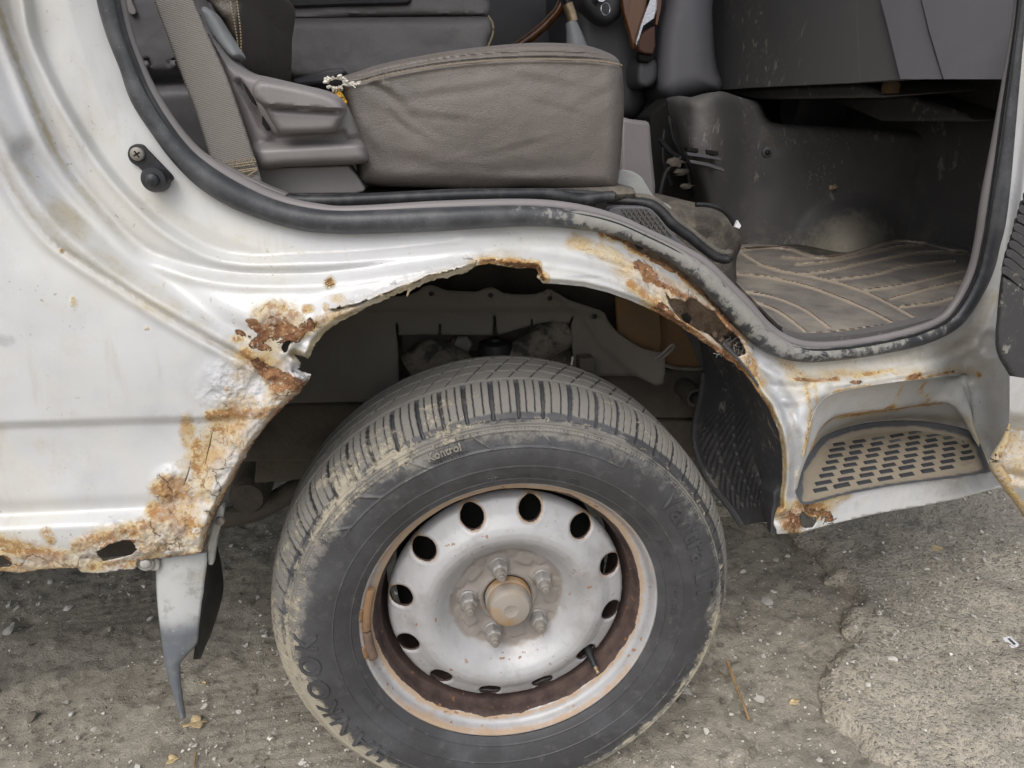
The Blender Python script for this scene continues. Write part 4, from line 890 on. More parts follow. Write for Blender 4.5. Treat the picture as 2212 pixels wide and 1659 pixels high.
# ---- steel rim: lip and well
def rimmesh(name, prof, n_p, seg, attrf, **kw):
    p = smooth_line(prof, n=n_p); t = np.linspace(0, 2 * np.pi, seg, endpoint=False)
    TT, K = np.meshgrid(t, np.arange(n_p), indexing='ij'); r, a = p[K, 0], p[K, 1]
    V = np.stack([r * np.cos(TT), a, r * np.sin(TT)], -1).reshape(-1, 3) + WC
    return mesh(name, V, grid_faces(seg, n_p, True, False), MT['rim'], wheel, attrs={k: v.ravel() for k, v in attrf(r, a, TT).items()}, **kw)
def f_lip(r, a, t):
    n = fbm(np.stack([np.cos(t).ravel() * 5, np.sin(t).ravel() * 5, a.ravel() * 20], 1), 3, 4).reshape(r.shape)
    up = ss(.0, .9, np.sin(t)); bottom = ss(-.2, -.8, np.sin(t))
    rust = .55 * gauss(r - .2035, .004) * (.5 + bottom) + .34 * ss(-.2, .5, np.sin(t)) * (n + .2) + .8 * gauss(a - .0165, .0025) + .12 * n + .4 * gauss(r - .198, .003) * up + .35 * ss(.2, -.8, np.cos(t)) * n
    bare = 1.15 * ss(.0145, .0205, a + .006 * (n - .5))
    return dict(rust=rust, bare=bare, dust=.15 + 0 * r)
rim = rimmesh('rim', [(.2035, .006), (.2075, .0035), (.2085, .0005), (.2080, -.0022), (.2060, -.0030), (.2035, -.0015), (.2005, .004), (.1985, .010), (.1960, .0135), (.1915, .0155), (.1875, .018), (.1850, .024), (.1838, .031), (.1815, .037), (.1790, .041), (.1780, .05), (.1765, .062), (.1750, .08), (.1735, .105), (.172, .13)], 90, 360, f_lip, sharp=0)
# ---- disc with twelve vent holes, built as a sheet in its own plane
def disc_y(r):
    return np.interp(r, *np.array(sorted([(.0, .047), (.034, .047), (.036, .044), (.040, .0425), (.0425, .046), (.047, .048), (.068, .0475), (.074, .046), (.080, .042), (.088, .034), (.098, .0225), (.106, .0155), (.114, .0118), (.122, .0112), (.130, .0140), (.138, .0195), (.145, .0245), (.155, .0290), (.164, .0335), (.168, .0390), (.1695, .047)])).T)
S = 2000.0
holes = []
for k in range(12):
    a = math.radians(18 + 30 * k); c = np.array([math.cos(a), math.sin(a)]) * .1522 * S
    holes.append(c + np.stack([np.cos(ov), np.sin(ov)], 1) * .0158 * S)
cen = np.stack([np.cos(ov), np.sin(ov)], 1) * .0335 * S
rim_o = np.stack([np.cos(np.linspace(0, 2 * np.pi, 200, endpoint=False)), np.sin(np.linspace(0, 2 * np.pi, 200, endpoint=False))], 1) * .1695 * S
Vd, Td = sheet_points(rim_o, holes + [cen], 5.5)
P = Vd / S; r = np.hypot(P[:, 0], P[:, 1]); a_ = np.arctan2(P[:, 1], P[:, 0])
y = disc_y(r)
for _ in range(1): pass
hub = ss(.080, .070, r)
for k in range(5):                                             # stamped seats and pads between the studs
    aN = math.radians(102 + 72 * k); dN = np.hypot(P[:, 0] - .057 * math.cos(aN), P[:, 1] - .057 * math.sin(aN)); y = y - .0045 * ss(.0165, .0125, dN)
    for da, rr_, sx, sy, hh in ((36, .064, .012, .0085, .0030), (19, .071, .0075, .0055, .0022), (54, .071, .0075, .0055, .0022), (36, .078, .010, .0035, -.001)):
        a2 = aN + math.radians(da); cx, cy = rr_ * math.cos(a2), rr_ * math.sin(a2); dx, dy = P[:, 0] - cx, P[:, 1] - cy
        tr, tt = dx * math.cos(a2) + dy * math.sin(a2), -dx * math.sin(a2) + dy * math.cos(a2)
        y = y - hh * ss(1.25, .85, (np.abs(tr / sy) ** 4 + np.abs(tt / sx) ** 4) ** .25)
y = y - .0016 * hub * ss(.055, .045, r) * ss(.042, .046, r) * (1 + np.cos(5 * (a_ - math.radians(102))))
dh = np.full(len(P), 1.)
for hh in holes: dh = np.minimum(dh, seg_dist(hh / S, P, True))
y = y + .0022 * ss(.0030, 0, dh) - .0006 * gauss(dh - .0042, .0016)
y = y + .0008 * (fbm(P * 60, 3, 4) - .5)
nn = fbm(P * 40, 4, 8)
dstv = 1.0 * ss(.088, .070, r + .010 * (nn - .5)) + .25 * ss(.10, .075, r)
rst = .75 * ss(.006, .0, dh) * ss(-.3, .5, P[:, 1] / .15 + .2) + .5 * gauss(r - .083, .005) * ss(-.02, -.07, P[:, 1]) + .25 * ss(.16, .168, r) + .25 * ss(.10, .16, P[:, 1]) * nn
VV, F = with_back(np.column_stack([P[:, 0], y, P[:, 1]]) + WC, Td, (0, .0035, 0))
d2 = lambda x: np.concatenate([x, x])
disc_o = mesh('wheel_disc', VV, F, MT['rim'], wheel, sharp=45, attrs=dict(dust=d2(dstv), rust=d2(rst), bare=np.concatenate([.55 * ss(.0022, 0, dh), np.ones(len(P))])))
# ---- brake drum and hub behind the disc, seen dark through the holes
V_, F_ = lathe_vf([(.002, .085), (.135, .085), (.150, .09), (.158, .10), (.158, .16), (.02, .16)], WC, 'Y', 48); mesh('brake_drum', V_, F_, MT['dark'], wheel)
# ---- grease cap
V_, F_ = lathe_vf([(.0330, .046), (.0328, .037), (.0322, .0355), (.0305, .0345), (.0302, .0215), (.0290, .0165), (.0262, .0130), (.019, .0110), (.010, .0100), (.0085, .0108), (.0005, .0106)], WC, 'Y', 44)
mesh('hub_cap', V_, F_, MT['cap'], wheel, sharp=30)
# ---- five lug nuts with stud ends
nut_me = stud_me = None
for k in range(5):
    a = math.radians(102 + 72 * k); c = WC + np.array([.057 * math.cos(a), .0425, .057 * math.sin(a)])
    if nut_me is None:
        rings = [(.0130, 0, 24), (.0130, -.004, 24)]
        hx = np.linspace(0, 2 * np.pi, 6, endpoint=False)
        rws = []
        for rr_, yy_ in ((.0128, .0), (.0134, -.002), (.0120, -.0035)): rws.append((rr_, yy_, False))
        for rr_, yy_ in ((.0122, -.0036), (.0122, -.0165), (.0112, -.0185)): rws.append((rr_, yy_, True))
        rws += [(.0092, -.0195, False), (.0075, -.0195, False)]
        t = np.linspace(0, 2 * np.pi, 36, endpoint=False)
        Vn = []
        for rr_, yy_, hexa in rws:
            rad = rr_ * np.ones(36) if not hexa else rr_ * math.cos(math.pi / 6) / np.cos((t + math.pi / 6) % (math.pi / 3) - math.pi / 6)
            Vn.append(np.stack([rad * np.cos(t), yy_ + 0 * t, rad * np.sin(t)], 1))
        Vn = np.vstack(Vn); Fn = grid_faces(len(rws), 36, False, True)
        o = mesh('lug_nut', Vn + c, Fn, MT['nut'], wheel, sharp=28, loc=c); nut_me = o.data
        Vs, Fs = lathe_vf([(.0075, -.015), (.0075, -.028), (.0068, -.0292), (.0055, -.0296), (.0052, -.034), (.0045, -.0345), (.0004, -.0345)], c, 'Y', 20)
        so = mesh('stud', Vs, Fs, MT['steel'], o, sharp=30); stud_me = so.data
    else:
        o2 = bpy.data.objects.new('lug_nut', nut_me); o2.location = Vector(c) - Vector(org(wheel)); o2.rotation_euler = (0, .5 * k, 0); link(o2, wheel)
        s2 = bpy.data.objects.new('stud', stud_me); link(s2, o2)
# ---- valve stem through the well
c = onY([(1286, 1441)], WC[1] + .022)[0]
base = c + np.array([-.006, .028, .012])
V1, F1 = tube_vf(smooth_line([base, c + (base - c) * .35, c], n=8), [.0072, .0066, .006, .0054, .0048, .0044, .0042, .004], 12, up=(0, 0, 1))
vs = mesh('valve_stem', V1, F1, MT['blackr'], wheel)
dr_ = (c - base) / np.linalg.norm(c - base)
tube('valve_tip', [c - dr_ * .001, c + dr_ * .004, c + dr_ * .0042, c + dr_ * .007, c + dr_ * .0072, c + dr_ * .0095], [.0034, .0034, .0026, .0026, .0031, .0030], MT['brass'], vs, 12)
MT['weight2'] = m_simple('brown_weight', lin(112, 92, 80), .85, 0, lin(84, 70, 64), 50, .8, 220, .6, .0015)
# ---- clip-on balance weights on the left of the lip
def lipy(r): return np.interp(r, [.186, .190, .196, .2, .204], [.0175, .0155, .0125, .0035, -.002])
for a0, a1, nm, r0, r1, tone in ((160.5, 179.5, 'balance_weight', .1945, .2005, 0), (180.3, 193.5, 'balance_weight', .1945, .2005, 1)):
    aa = np.radians(np.linspace(a0, a1, 22)); rm = .1972
    pth = np.stack([rm * np.cos(aa), np.full(22, .0035), rm * np.sin(aa)], 1) + WC
    rad = .0062 * np.clip(np.minimum(np.arange(22) + 1.2, 22.2 - np.arange(22)) / 1.8, 0, 1) ** .4
    b = tube(nm, pth, rad, MT['weight' if not tone else 'weight2'], wheel, 14, flat=1.1, up=(0, 1, 0), label='orange rusty balance weight' if not tone else 'brown rusty balance weight')
    am = np.radians((a0 + a1) / 2 + 1.5); q = np.radians(np.linspace(-2.6, 2.6, 8)) + am
    rws = []
    for rr_, yy_ in ((.2012, .001), (.2045, -.0035), (.2085, -.0038), (.2105, -.001), (.2100, .003)): rws.append(np.stack([rr_ * np.cos(q), np.full(8, yy_), rr_ * np.sin(q)], 1) + WC)
    loft('weight_clip', rws, MT['weight'], b, n=8, sub=3, solid=.0012)
# ================================================================== INSIDE THE WHEEL ARCH AND UNDER THE VAN
# wheelhouse: arched sheet metal from the body side inwards
aw = smooth_line([(-.40, .42), (-.335, .56), (-.25, .70), (-.14, .79), (-.01, .825), (.12, .80), (.24, .725), (.34, .62), (.40, .50), (.41, .40)], n=60)
rows = []
for yy, k, dz in ((.105, 1.02, .012), (.14, 1.035, .018), (.20, 1.04, .022), (.32, 1.03, .015), (.47, 1.0, 0)):
    rows.append(np.column_stack([aw[:, 0] * k, np.full(60, yy), aw[:, 1] + dz]))
loft('wheelhouse', rows, MT['housing'], van, n=60, sub=4)
slab('inner_wheelhouse_wall', [(-.42, .472, .33)] + [(q[0], .472, q[1] + .004) for q in aw] + [(.41, .472, .33)], (0, .02, 0), MT['frame'], van, .004)
# rubber splash shield with scalloped top, slits and cut-out
top = [(640, 640), (760, 640), (860, 640), (899, 631), (913, 621), (929, 616), (945, 620), (965, 627), (1000, 629), (1029, 630), (1045, 624), (1061, 621), (1075, 626), (1093, 634), (1149, 636), (1173, 630), (1189, 627), (1209, 636), (1229, 648), (1272, 662), (1303, 675), (1312, 690), (1336, 720), (1381, 750), (1411, 759), (1436, 762)]
low = [(1437, 800), (1433, 829), (1417, 834), (1375, 813), (1310, 812), (1240, 812), (1238, 777), (1236, 740), (1234, 700), (1240, 686), (1238, 682), (1235, 686), (1229, 698), (1190, 694), (1151, 702), (1151, 688), (1147, 688), (1147, 703), (1115, 712), (1081, 722), (1074, 722), (1071, 681), (1066, 681), (1064, 724), (1010, 724), (969, 723), (953, 723), (952, 698), (948, 698), (947, 723), (917, 722), (861, 724), (861, 700), (856, 697), (854, 702), (860, 760), (862, 830), (858, 872), (774, 868), (630, 871), (590, 880), (590, 760)]
outl = np.vstack([smooth_line(top, step=6), resample(low, 6)])
rh = [np.stack([np.cos(ov), np.sin(ov)], 1)[::2] * 5.2 + np.array(c) for c in ((932, 635), (1060, 638), (1188, 645), (1285, 684))]
Vs, Ts = sheet_points(outl, rh, 8)
ys_ = .33 + .010 * ss(662, 676, Vs[:, 1] - .2 * np.maximum(0, Vs[:, 0] - 1230)) * ss(1500, 1300, Vs[:, 0]) + .03 * ss(850, 640, Vs[:, 0]) + .010 * (fbm(Vs / 90, 2, 4) - .5) - .03 * ss(1300, 1440, Vs[:, 0])
sd = (Vs[:, 0] - 1240) * .55 + (760 - Vs[:, 1])
ys_ = ys_ + .008 * ss(-6, 6, seg_dist(np.array([(1215, 655), (1250, 680), (1290, 740), (1370, 812)]), Vs, signed=True)) 
shield = mesh('splash_shield', onY(Vs, ys_), Ts, MT['shield'], van, sharp=40, solid=.003, offset=-1)
for c in ((932, 635), (1060, 638), (1188, 645), (1285, 684)): disc('rivet', c, .338, .0042, .004, MT['black'], shield, 12)
# suspension seen through the cut-out
def blob_tube(name, p, r, mat, n=16, seg=18, nz=.2, parent=van, **kw):
    V, F = tube_vf(smooth_line(p, n=n), r if np.isscalar(r) else np.interp(np.linspace(0, 1, n), np.linspace(0, 1, len(r)), r), seg)
    c = V.mean(0); k = 1 + nz * (fbm(V * 55, 3, 7) - .5); ctr = np.repeat(smooth_line(p, n=n), seg, 0); V = ctr + (V - ctr) * k[:, None]
    return mesh(name, V, F, mat, parent, **kw)
P3 = lambda px, y: onY([px], y)[0]
blob_tube('control_arm', [P3((890, 800), .37), P3((930, 775), .37), P3((975, 785), .37), P3((1020, 815), .37)], [.030, .034, .030, .024], MT['muddy'])
blob_tube('control_arm', [P3((1215, 715), .38), P3((1175, 740), .37), P3((1110, 775), .37), P3((1050, 800), .36)], [.034, .030, .026, .020], MT['muddy'])
box('shock_tower', P3((870, 770), .43) - np.array([0, 0, .0]), P3((1235, 690), .43) + np.array([0, .03, .02]), MT['frame'], van)
for k, (rx, h) in enumerate(((.017, .018), (.015, .012))):
    V_, F_ = lathe_vf([(rx, .012), (rx, .0), (rx * .8, -.002), (.001, -.002)], P3((1000 - 8 * k, 745), .40 + .012 * k), 'Y', 24 if k else 6); mesh('pivot_bolt', V_, F_, MT['steel'] if not k else MT['rusty'], van, sharp=30)
c = P3((1070, 752), .37); V_, F_ = lathe_vf([(.001, .018), (.010, .018), (.012, .014), (.027, .010), (.030, .004), (.030, -.03), (.001, -.03)], c, 'Z', 24); mesh('bump_stop', V_, F_, MT['black'], van, sharp=40)
blob_tube('coil_housing', [P3((1190, 690), .42), P3((1195, 790), .42)], [.040, .042], MT['muddy'], nz=.1)
slab('bracket', onY([(1252, 776), (1286, 774), (1287, 805), (1252, 805)], .32), (0, .03, 0), MT['frame'], van, .003)
tube('cable_tie', onY(smooth_line([(1234, 789), (1236, 780), (1237, 771)], n=6), .30), .0016, MT['thread'], van, 6)
# front of the arch: rusted closing panel, tank end, clip, pipe, cross member
slab('closing_panel', onY([(1330, 640), (1426, 655), (1432, 730), (1425, 775), (1380, 760), (1335, 720)], .36), (0, .01, 0), MT['rusty'], van, .004)
tk = onY(smooth_line([(1405, 645), (1500, 690), (1560, 770), (1560, 792), (1520, 797), (1470, 796), (1440, 790), (1405, 750)], step=10, closed=True), .385)
slab('tank_end', tk, (0, .08, 0), MT['rusty'], van, .010)
tube('tank_seam', onY(smooth_line([(1428, 786), (1455, 794), (1490, 797), (1530, 796), (1570, 790)], n=20), .378), .0035, MT['steel'], van, 8)
cl = onY(smooth_line([(1414, 776), (1430, 765), (1447, 748), (1454, 744), (1455, 751), (1440, 766), (1422, 778)], n=30), np.linspace(.30, .285, 30))
tube('shield_clip', cl, .0022, MT['steel'], van, 8)
V_, F_ = lathe_vf([(.0115, .03), (.0115, -.02), (.0165, -.022), (.0175, -.015), (.0175, .10)], P3((1493, 851), .36), 'Y', 28); mesh('drain_pipe', V_, F_, MT['frame'], van, sharp=40)
slab('cross_member', onY([(1290, 800), (1560, 800), (1560, 905), (1290, 905)], .40), (0, .05, 0), MT['frame'], van, .006)
slab('chassis_rail', onY([(500, 872), (900, 868), (1300, 905), (1600, 905), (1600, 990), (500, 1000)], .43), (0, .06, 0), MT['frame'], van, .006)
# underbody to the left behind the tyre
box('floor_pan', (-1.6, .48, .46), (-.36, 1.62, .50), MT['frame'], van)
V_, F_ = lathe_vf([(.001, -.03), (.03, -.03), (.036, -.02), (.038, .0), (.038, .25), (.001, .25)], P3((540, 1062), .55), 'Y', 28); mesh('axle_bush', V_, F_, MT['frame'], van, sharp=40)
blob_tube('leaf_spring', [P3((480, 1120), .60), P3((560, 1100), .60), P3((660, 1050), .60), P3((800, 1030), .60)], .022, MT['frame'])
blob_tube('hanging_hose', [P3((575, 1040), .52), P3((600, 1010), .52), P3((625, 960), .52)], .012, MT['black'])
box('cross_beam', (-.62, .62, .33), (.4, .70, .42), MT['frame'], van)
# ---- ribbed plastic liner at the front of the arch, facing the tyre
Lp = smooth_line([(1500, 700), (1516, 760), (1520, 810), (1514, 860), (1503, 910), (1500, 950), (1512, 1000), (1545, 1055), (1580, 1100), (1604, 1136)], n=70)
Rp = smooth_line([(1560, 745), (1612, 800), (1652, 860), (1680, 925), (1694, 975), (1697, 1030), (1695, 1080), (1685, 1110), (1682, 1140), (1677, 1152)], n=70)
yl, yr = np.interp(np.linspace(0, 1, 70), [0, .5, 1], [.34, .33, .20]), np.full(70, .022)
A, B = onY(Lp, yl), onY(Rp, yr)
ns = 90
s = np.linspace(0, 1, ns)[None, :]; t = np.linspace(0, 1, 70)[:, None]
A = resample(A, n=260); B = resample(B, n=260); t = np.linspace(0, 1, 260)[:, None]
G = A[:, None] * (1 - s[..., None]) + B[:, None] * s[..., None]
nor = np.array([-.75, -.62, .12])
bow = .045 * np.sin(np.pi * s) * np.ones_like(t)
zone = ss(.42, .47, t) * ss(.93, .90, t) * ss(.05, .09, s) * ss(.66 - .1 * t, .62 - .1 * t, s)
colm = ss(.012, .022, np.abs(((s + .12 * (t - .5)) - .06) % .185 - .0925) * -1 + .0925)
rib = np.sin((t * 1.0 + s * .62) * 2 * np.pi * 24)
hgt = zone * colm * .0045 * ss(-.4, .4, rib) - .002 * zone
hgt = hgt + .02 * ss(.74, .80, t + .0 * s) * ss(.60, .68, s) * ss(.95, .88, s) - .008 * gauss(s - .58, .03) * ss(.66, .72, t)
hgt = hgt + .003 * (fbm(np.stack([np.broadcast_to(t * 9, hgt.shape).ravel(), np.broadcast_to(s * 5, hgt.shape).ravel()], 1), 3, 4).reshape(hgt.shape) - .5)
G = G + (hgt - bow * .8)[..., None] * nor
mesh('arch_liner', G.reshape(-1, 3), grid_faces(260, ns), MT['liner'], van, sharp=50, solid=.003, offset=-1)
tube('liner_edge', resample(G[60:, 0], n=60), .006, MT['liner'], van, 8)
# ---- mud flap on the left: pale outer face, black inner face turned towards the tyre
m = Mat('oversprayed_flap', lin(176, 178, 178), .55)
m.over(m.ramp(m.math('ADD', m.attr('spray'), m.math('MULTIPLY', m.math('SUBTRACT', m.noise(30, 6, .7), .5), .35)), .2, .8), lin(86, 91, 99), .95)
m.blotch(lin(150, 143, 130), 26, .48, .7, .5, 8); m.blotch(lin(120, 116, 110), 60, .52, .68, .5, 8); m.over(m.ramp(m.noise(260, 3), .66, .72), lin(190, 186, 176), .4); m.bump(m.noise(300, 4), .3, .0012); MT['spray'] = m.done()
Lf = smooth_line([(340, 1204), (341, 1240), (343, 1288), (350, 1358), (360, 1428), (369, 1465), (378, 1498), (387, 1530), (394, 1553)], n=60)
Rf = ragged(smooth_line([(446, 1192), (446, 1218), (441, 1260), (434, 1306), (430, 1350), (428, 1380), (420, 1394), (402, 1412), (388, 1428), (386, 1445), (388, 1480), (391, 1508), (397, 1550)], n=60), 3, 1.6, 4); Rf = resample(Rf, n=60)
tt = np.linspace(0, 1, 60)
yf = .008 - .02 * tt
fl_rows = []
for q in (0, .12, .5, .85, 1.0):
    p = Lf * (1 - q) + Rf * q; fl_rows.append(onY(p, yf + .005 * (2 * q - 1) ** 2 * (1 - .5 * tt) + (.003 if q == 0 else 0)))
fl = loft('mud_flap', fl_rows, MT['spray'], van, n=60, sub=4, solid=.0025, offset=-1)
zc = np.array([v.co.z for v in fl.data.vertices]); at = fl.data.attributes.new('spray', 'FLOAT', 'POINT'); at.data.foreach_set('value', ss(.425, .345, zc).astype(np.float32) * .95)
pf = onY(smooth_line([(446, 1200), (444, 1250), (436, 1310), (430, 1380), (424, 1425)], n=30), .012 + 0 * np.arange(30))
pb = onY(smooth_line([(470, 1180), (480, 1230), (481, 1285), (455, 1372), (429, 1424)], n=30), np.linspace(.16, .10, 30))
loft('flap_inner_face', [pf, pf * .5 + pb * .5 + np.array([.004, 0, 0]), pb], MT['black'], van, n=30, sub=4, solid=.004)
br = slab('flap_bracket', onY([(446, 1205), (448, 1175), (455, 1150), (463, 1120), (471, 1094), (480, 1090), (483, 1102), (478, 1130), (468, 1165), (463, 1200), (460, 1222), (449, 1222)], .014), (0, .012, 0), MT['clip'], van, .002)
disc('bracket_bolt', (474, 1128), .010, .0055, .004, MT['steel'], br, 16)
slab('flap_tab', onY(smooth_line([(296, 1218), (301, 1210), (330, 1208), (342, 1212), (341, 1232), (312, 1231), (301, 1228)], step=3, closed=True), .002), (0, .006, 0), MT['clip'], van, .001)
wsh = disc('washer', (313, 1219), -.002, .0095, .004, MT['clip'], van, 24, .1); disc('screw_head', (313, 1219), -.006, .006, .004, MT['clip'], wsh, 20, .25)
# ================================================================== CABIN
# ---- passenger seat
seat = empty('passenger_seat', (0, -.55, .62), van)
SO = smooth_line([(719, 172), (735, 166), (760, 158), (789, 149), (810, 142), (859, 130), (964, 111), (1052, 100), (1139, 93), (1209, 93), (1265, 98), (1307, 111), (1333, 126), (1343, 148), (1347, 190), (1348, 240), (1345, 280), (1342, 325), (1337, 378), (1332, 402), (1322, 411), (1244, 413), (1139, 409), (1034, 411), (929, 407), (824, 403), (775, 395), (770, 360), (755, 300), (738, 230), (728, 200)], step=6, closed=True)
seam = smooth_line([(722, 183), (782, 174), (834, 160), (929, 142), (1034, 130), (1139, 125), (1244, 126), (1310, 131), (1345, 138)], n=120)
top_l = [(722, 166), (789, 155), (859, 138), (964, 121), (1052, 111), (1139, 106), (1244, 108), (1310, 120)]
def seat_y(V):
    ds = seg_dist(seam, V, signed=True)
    v = .0035 * gauss(seg_dist(seam, V), 3.2) - .002 * gauss(ds - 7, 5) * (1)
    for k, (o_, a) in enumerate(((9, .003), (17, .0022))): v = v + a * gauss(seg_dist(seam - np.array([0, o_ + 2]), V), 2.4)
    v = v + .020 * ss(0, 60, -ds) * 0 - .012 * np.exp(-((V[:, 0] - 1080) / 260) ** 2 - ((V[:, 1] - 270) / 120) ** 2)
    # pulled creases near the tear and along the lower edge
    for (x, y, a, L, w, d) in ((960, 250, .1, 90, 6, .0022), (1130, 310, -.25, 80, 5, .002), (880, 270, .6, 70, 6, .0024), (1210, 230, .3, 60, 5, .0018), (1020, 385, .05, 120, 7, .003), (1180, 390, -.05, 90, 6, .003), (845, 235, .9, 50, 5, .003), (820, 185, .5, 45, 7, .005), (850, 205, .7, 60, 9, .004), (1000, 190, -.15, 120, 8, .003), (1180, 170, .2, 90, 8, .0026), (900, 340, .25, 120, 14, .003), (1100, 360, -.1, 140, 12, .0026), (1250, 250, 1.2, 70, 10, .0025), (800, 300, 1., 70, 9, .003), (830, 165, 1.25, 18, 5, .005), (1290, 200, -.5, 60, 10, .0022), (1320, 330, 1.4, 60, 8, .0022)):
        dx, dy = V[:, 0] - x, V[:, 1] - y; c, s_ = math.cos(a), math.sin(a)
        v = v + .45 * d * np.exp(-((dx * c + dy * s_) / L) ** 2) * np.sin(np.clip((-dx * s_ + dy * c) / w, -4, 4)) * gauss((-dx * s_ + dy * c), w * 2.4)
    return v
cushion = puffy('seat_cushion', SO, .145, .48, 34, MT['leather'], seat, 7, .0035, 80, seat_y, fine=(2.6, lambda V: (seg_dist(seam, V) < 30) * 1.))
st = []
q = resample(seam, 4.6); yq = .145 + 34 * .00088 * .02
tre = []
dS = np.gradient(q, axis=0)
def surf_y(p):     # find the cushion surface under a seam point
    e = np.clip(seg_dist(SO, p, True) / 34, 0, 1); sc = .00075 * (.145 + .77) / .77
    return .145 + 34 * sc * (1 - np.sqrt(1 - (1 - e) ** 2)) + .0045 * (fbm(p / 70, 4, 5) - .5) * np.minimum(1, seg_dist(SO, p, True) / 8) + seat_y(p)
for k in range(0, len(q) - 1):
    a, b = q[k] + np.array([0, 3.4]), q[k] + dS[k] * .62 + np.array([0, 3.4]); pp = np.array([a, b])
    st.append(tube_vf(onY(pp, surf_y(pp) - .0012), .0008, 5))
V_, F_ = join_vf(st); mesh('seam_stitching', V_, F_, MT['stitch'], cushion, kind='stuff')
# torn corner: dark hole, frayed white threads, yellow foam
slab('tear', onY(smooth_line([(711, 176), (720, 170), (734, 172), (742, 178), (737, 186), (724, 189), (714, 187)], step=3, closed=True), .138), (0, .02, 0), MT['dark'], cushion, .001)
fz = ragged(smooth_line([(716, 190), (730, 190), (738, 200), (746, 214), (748, 224), (742, 226), (733, 212), (722, 200)], step=3, closed=True), 3, 1.5, 5, True)
Vf, Tf = sheet_points(fz, [], 3); VV, F = with_back(onY(Vf, .132 + .008 * (fbm(Vf / 4, 3, 3) - .5)), Tf, (0, .03, 0)); mesh('foam_padding', VV, F, MT['foam'], cushion)
fr_ = []
for k in range(60):
    t = rng.random() * 2 * np.pi; p = np.array([726 + 17 * math.cos(t), 179 + 9 * math.sin(t)]); d = np.array([math.cos(t), math.sin(t) * .8]) * (3 + 7 * rng.random()) + rng.normal(0, 2, 2)
    fr_.append(tube_vf(onY(np.array([p, p + d * .5 + rng.normal(0, 1.5, 2), p + d]), [.134, .129, .132]), .0007 + .0006 * rng.random(), 4))
for k in range(24):
    p = np.array([738 + 34 * rng.random(), 178 + 6 * rng.random()]); fr_.append(tube_vf(onY(np.array([p, p + [4 + 5 * rng.random(), rng.normal(0, 2.5)]]), .134), .0007, 4))
V_, F_ = join_vf(fr_); mesh('torn_threads', V_, F_, MT['thread'], cushion, kind='stuff')
# side trim with recline lever
TR = smooth_line([(400, -60), (424, 5), (451, 70), (470, 97), (490, 122), (515, 143), (545, 158), (580, 166), (640, 180), (700, 194), (735, 206), (752, 231), (768, 268), (782, 305), (793, 334), (790, 350), (764, 355), (690, 358), (620, 361), (567, 364), (545, 330), (510, 240), (470, 130), (430, 40), (390, -50)], step=7, closed=True)
def trim_y(V):
    v = -.016 * ss(305, 330, V[:, 1] + .06 * (V[:, 0] - 560)) * ss(480, 560, V[:, 0]) + .010 * ss(292, 306, V[:, 1] + .02 * (V[:, 0] - 600)) * ss(318, 306, V[:, 1] + .02 * (V[:, 0] - 600)) * ss(560, 600, V[:, 0])
    return v + .009 * ss(12, 0, seg_dist(np.array([(515, 178), (545, 225), (566, 268), (590, 295), (740, 288)]), V))
puffy('seat_side_trim', TR, .118, .06, 22, MT['trim'], seat, 6, 0, 40, trim_y)
sl1, sl2 = [(522, 175), (530, 184), (548, 212), (553, 228), (545, 222), (532, 200)], [(566, 250), (574, 262), (583, 279), (577, 283), (566, 268)]
for sp_ in (sl1, sl2): slab('lever_slot', onY(sp_, .116), (0, .01, 0), MT['dark'], seat, .0005)
lev = puffy('recline_lever', smooth_line([(545, 196), (548, 182), (560, 172), (580, 173), (620, 180), (665, 190), (705, 201), (732, 215), (745, 234), (743, 250), (728, 276), (715, 285), (660, 289), (612, 289), (596, 277), (580, 250), (566, 228), (553, 216)], step=5, closed=True), .088, .04, 16, MT['trim'], seat, 5, 0, 40, lambda V: -.010 * ss(236, 228, V[:, 1] - .06 * (V[:, 0] - 650)) + .006 * gauss(V[:, 1] - .06 * (V[:, 0] - 650) - 238, 5))
slab('seat_base_trim', onY([(560, 362), (752, 357), (772, 382), (789, 408), (785, 414), (768, 418), (640, 420), (590, 418), (568, 405)], .135), (0, .05, 0), MT['trim'], seat, .004)
# backrest at the top left with stitched edge, and its plastic shield
BK = smooth_line([(380, -120), (424, -10), (440, 8), (468, 30), (490, 64), (505, 96), (512, 130), (517, 147), (523, 120), (524, 60), (524, 0), (522, -120)], step=6, closed=True)
bk = puffy('seat_backrest', BK, .20, .42, 18, MT['leather_dark'], seat, 7, .012, 30)
s1, s2 = smooth_line([(494, -30), (499, 10), (507, 50), (513, 90), (517, 140)], n=40), smooth_line([(508, -30), (514, 20), (519, 60), (521, 100), (520, 145)], n=40)
st = []
for s_ in (s1, s2):
    q = resample(s_, 6.5); d = np.gradient(q, axis=0)
    for k in range(len(q) - 1): st.append(tube_vf(onY(np.array([q[k], q[k] + d[k] * .6]), .196), .0009, 5))
V_, F_ = join_vf(st); mesh('backrest_stitching', V_, F_, MT['stitch'], bk, kind='stuff')
puffy('backrest_shield', smooth_line([(395, -60), (424, 9), (443, 14), (458, 26), (480, 60), (500, 92), (516, 117), (513, 123), (505, 126), (492, 121), (452, 72), (420, 10)], step=5, closed=True), .150, .04, 10, MT['trim_lt'], seat, 5)
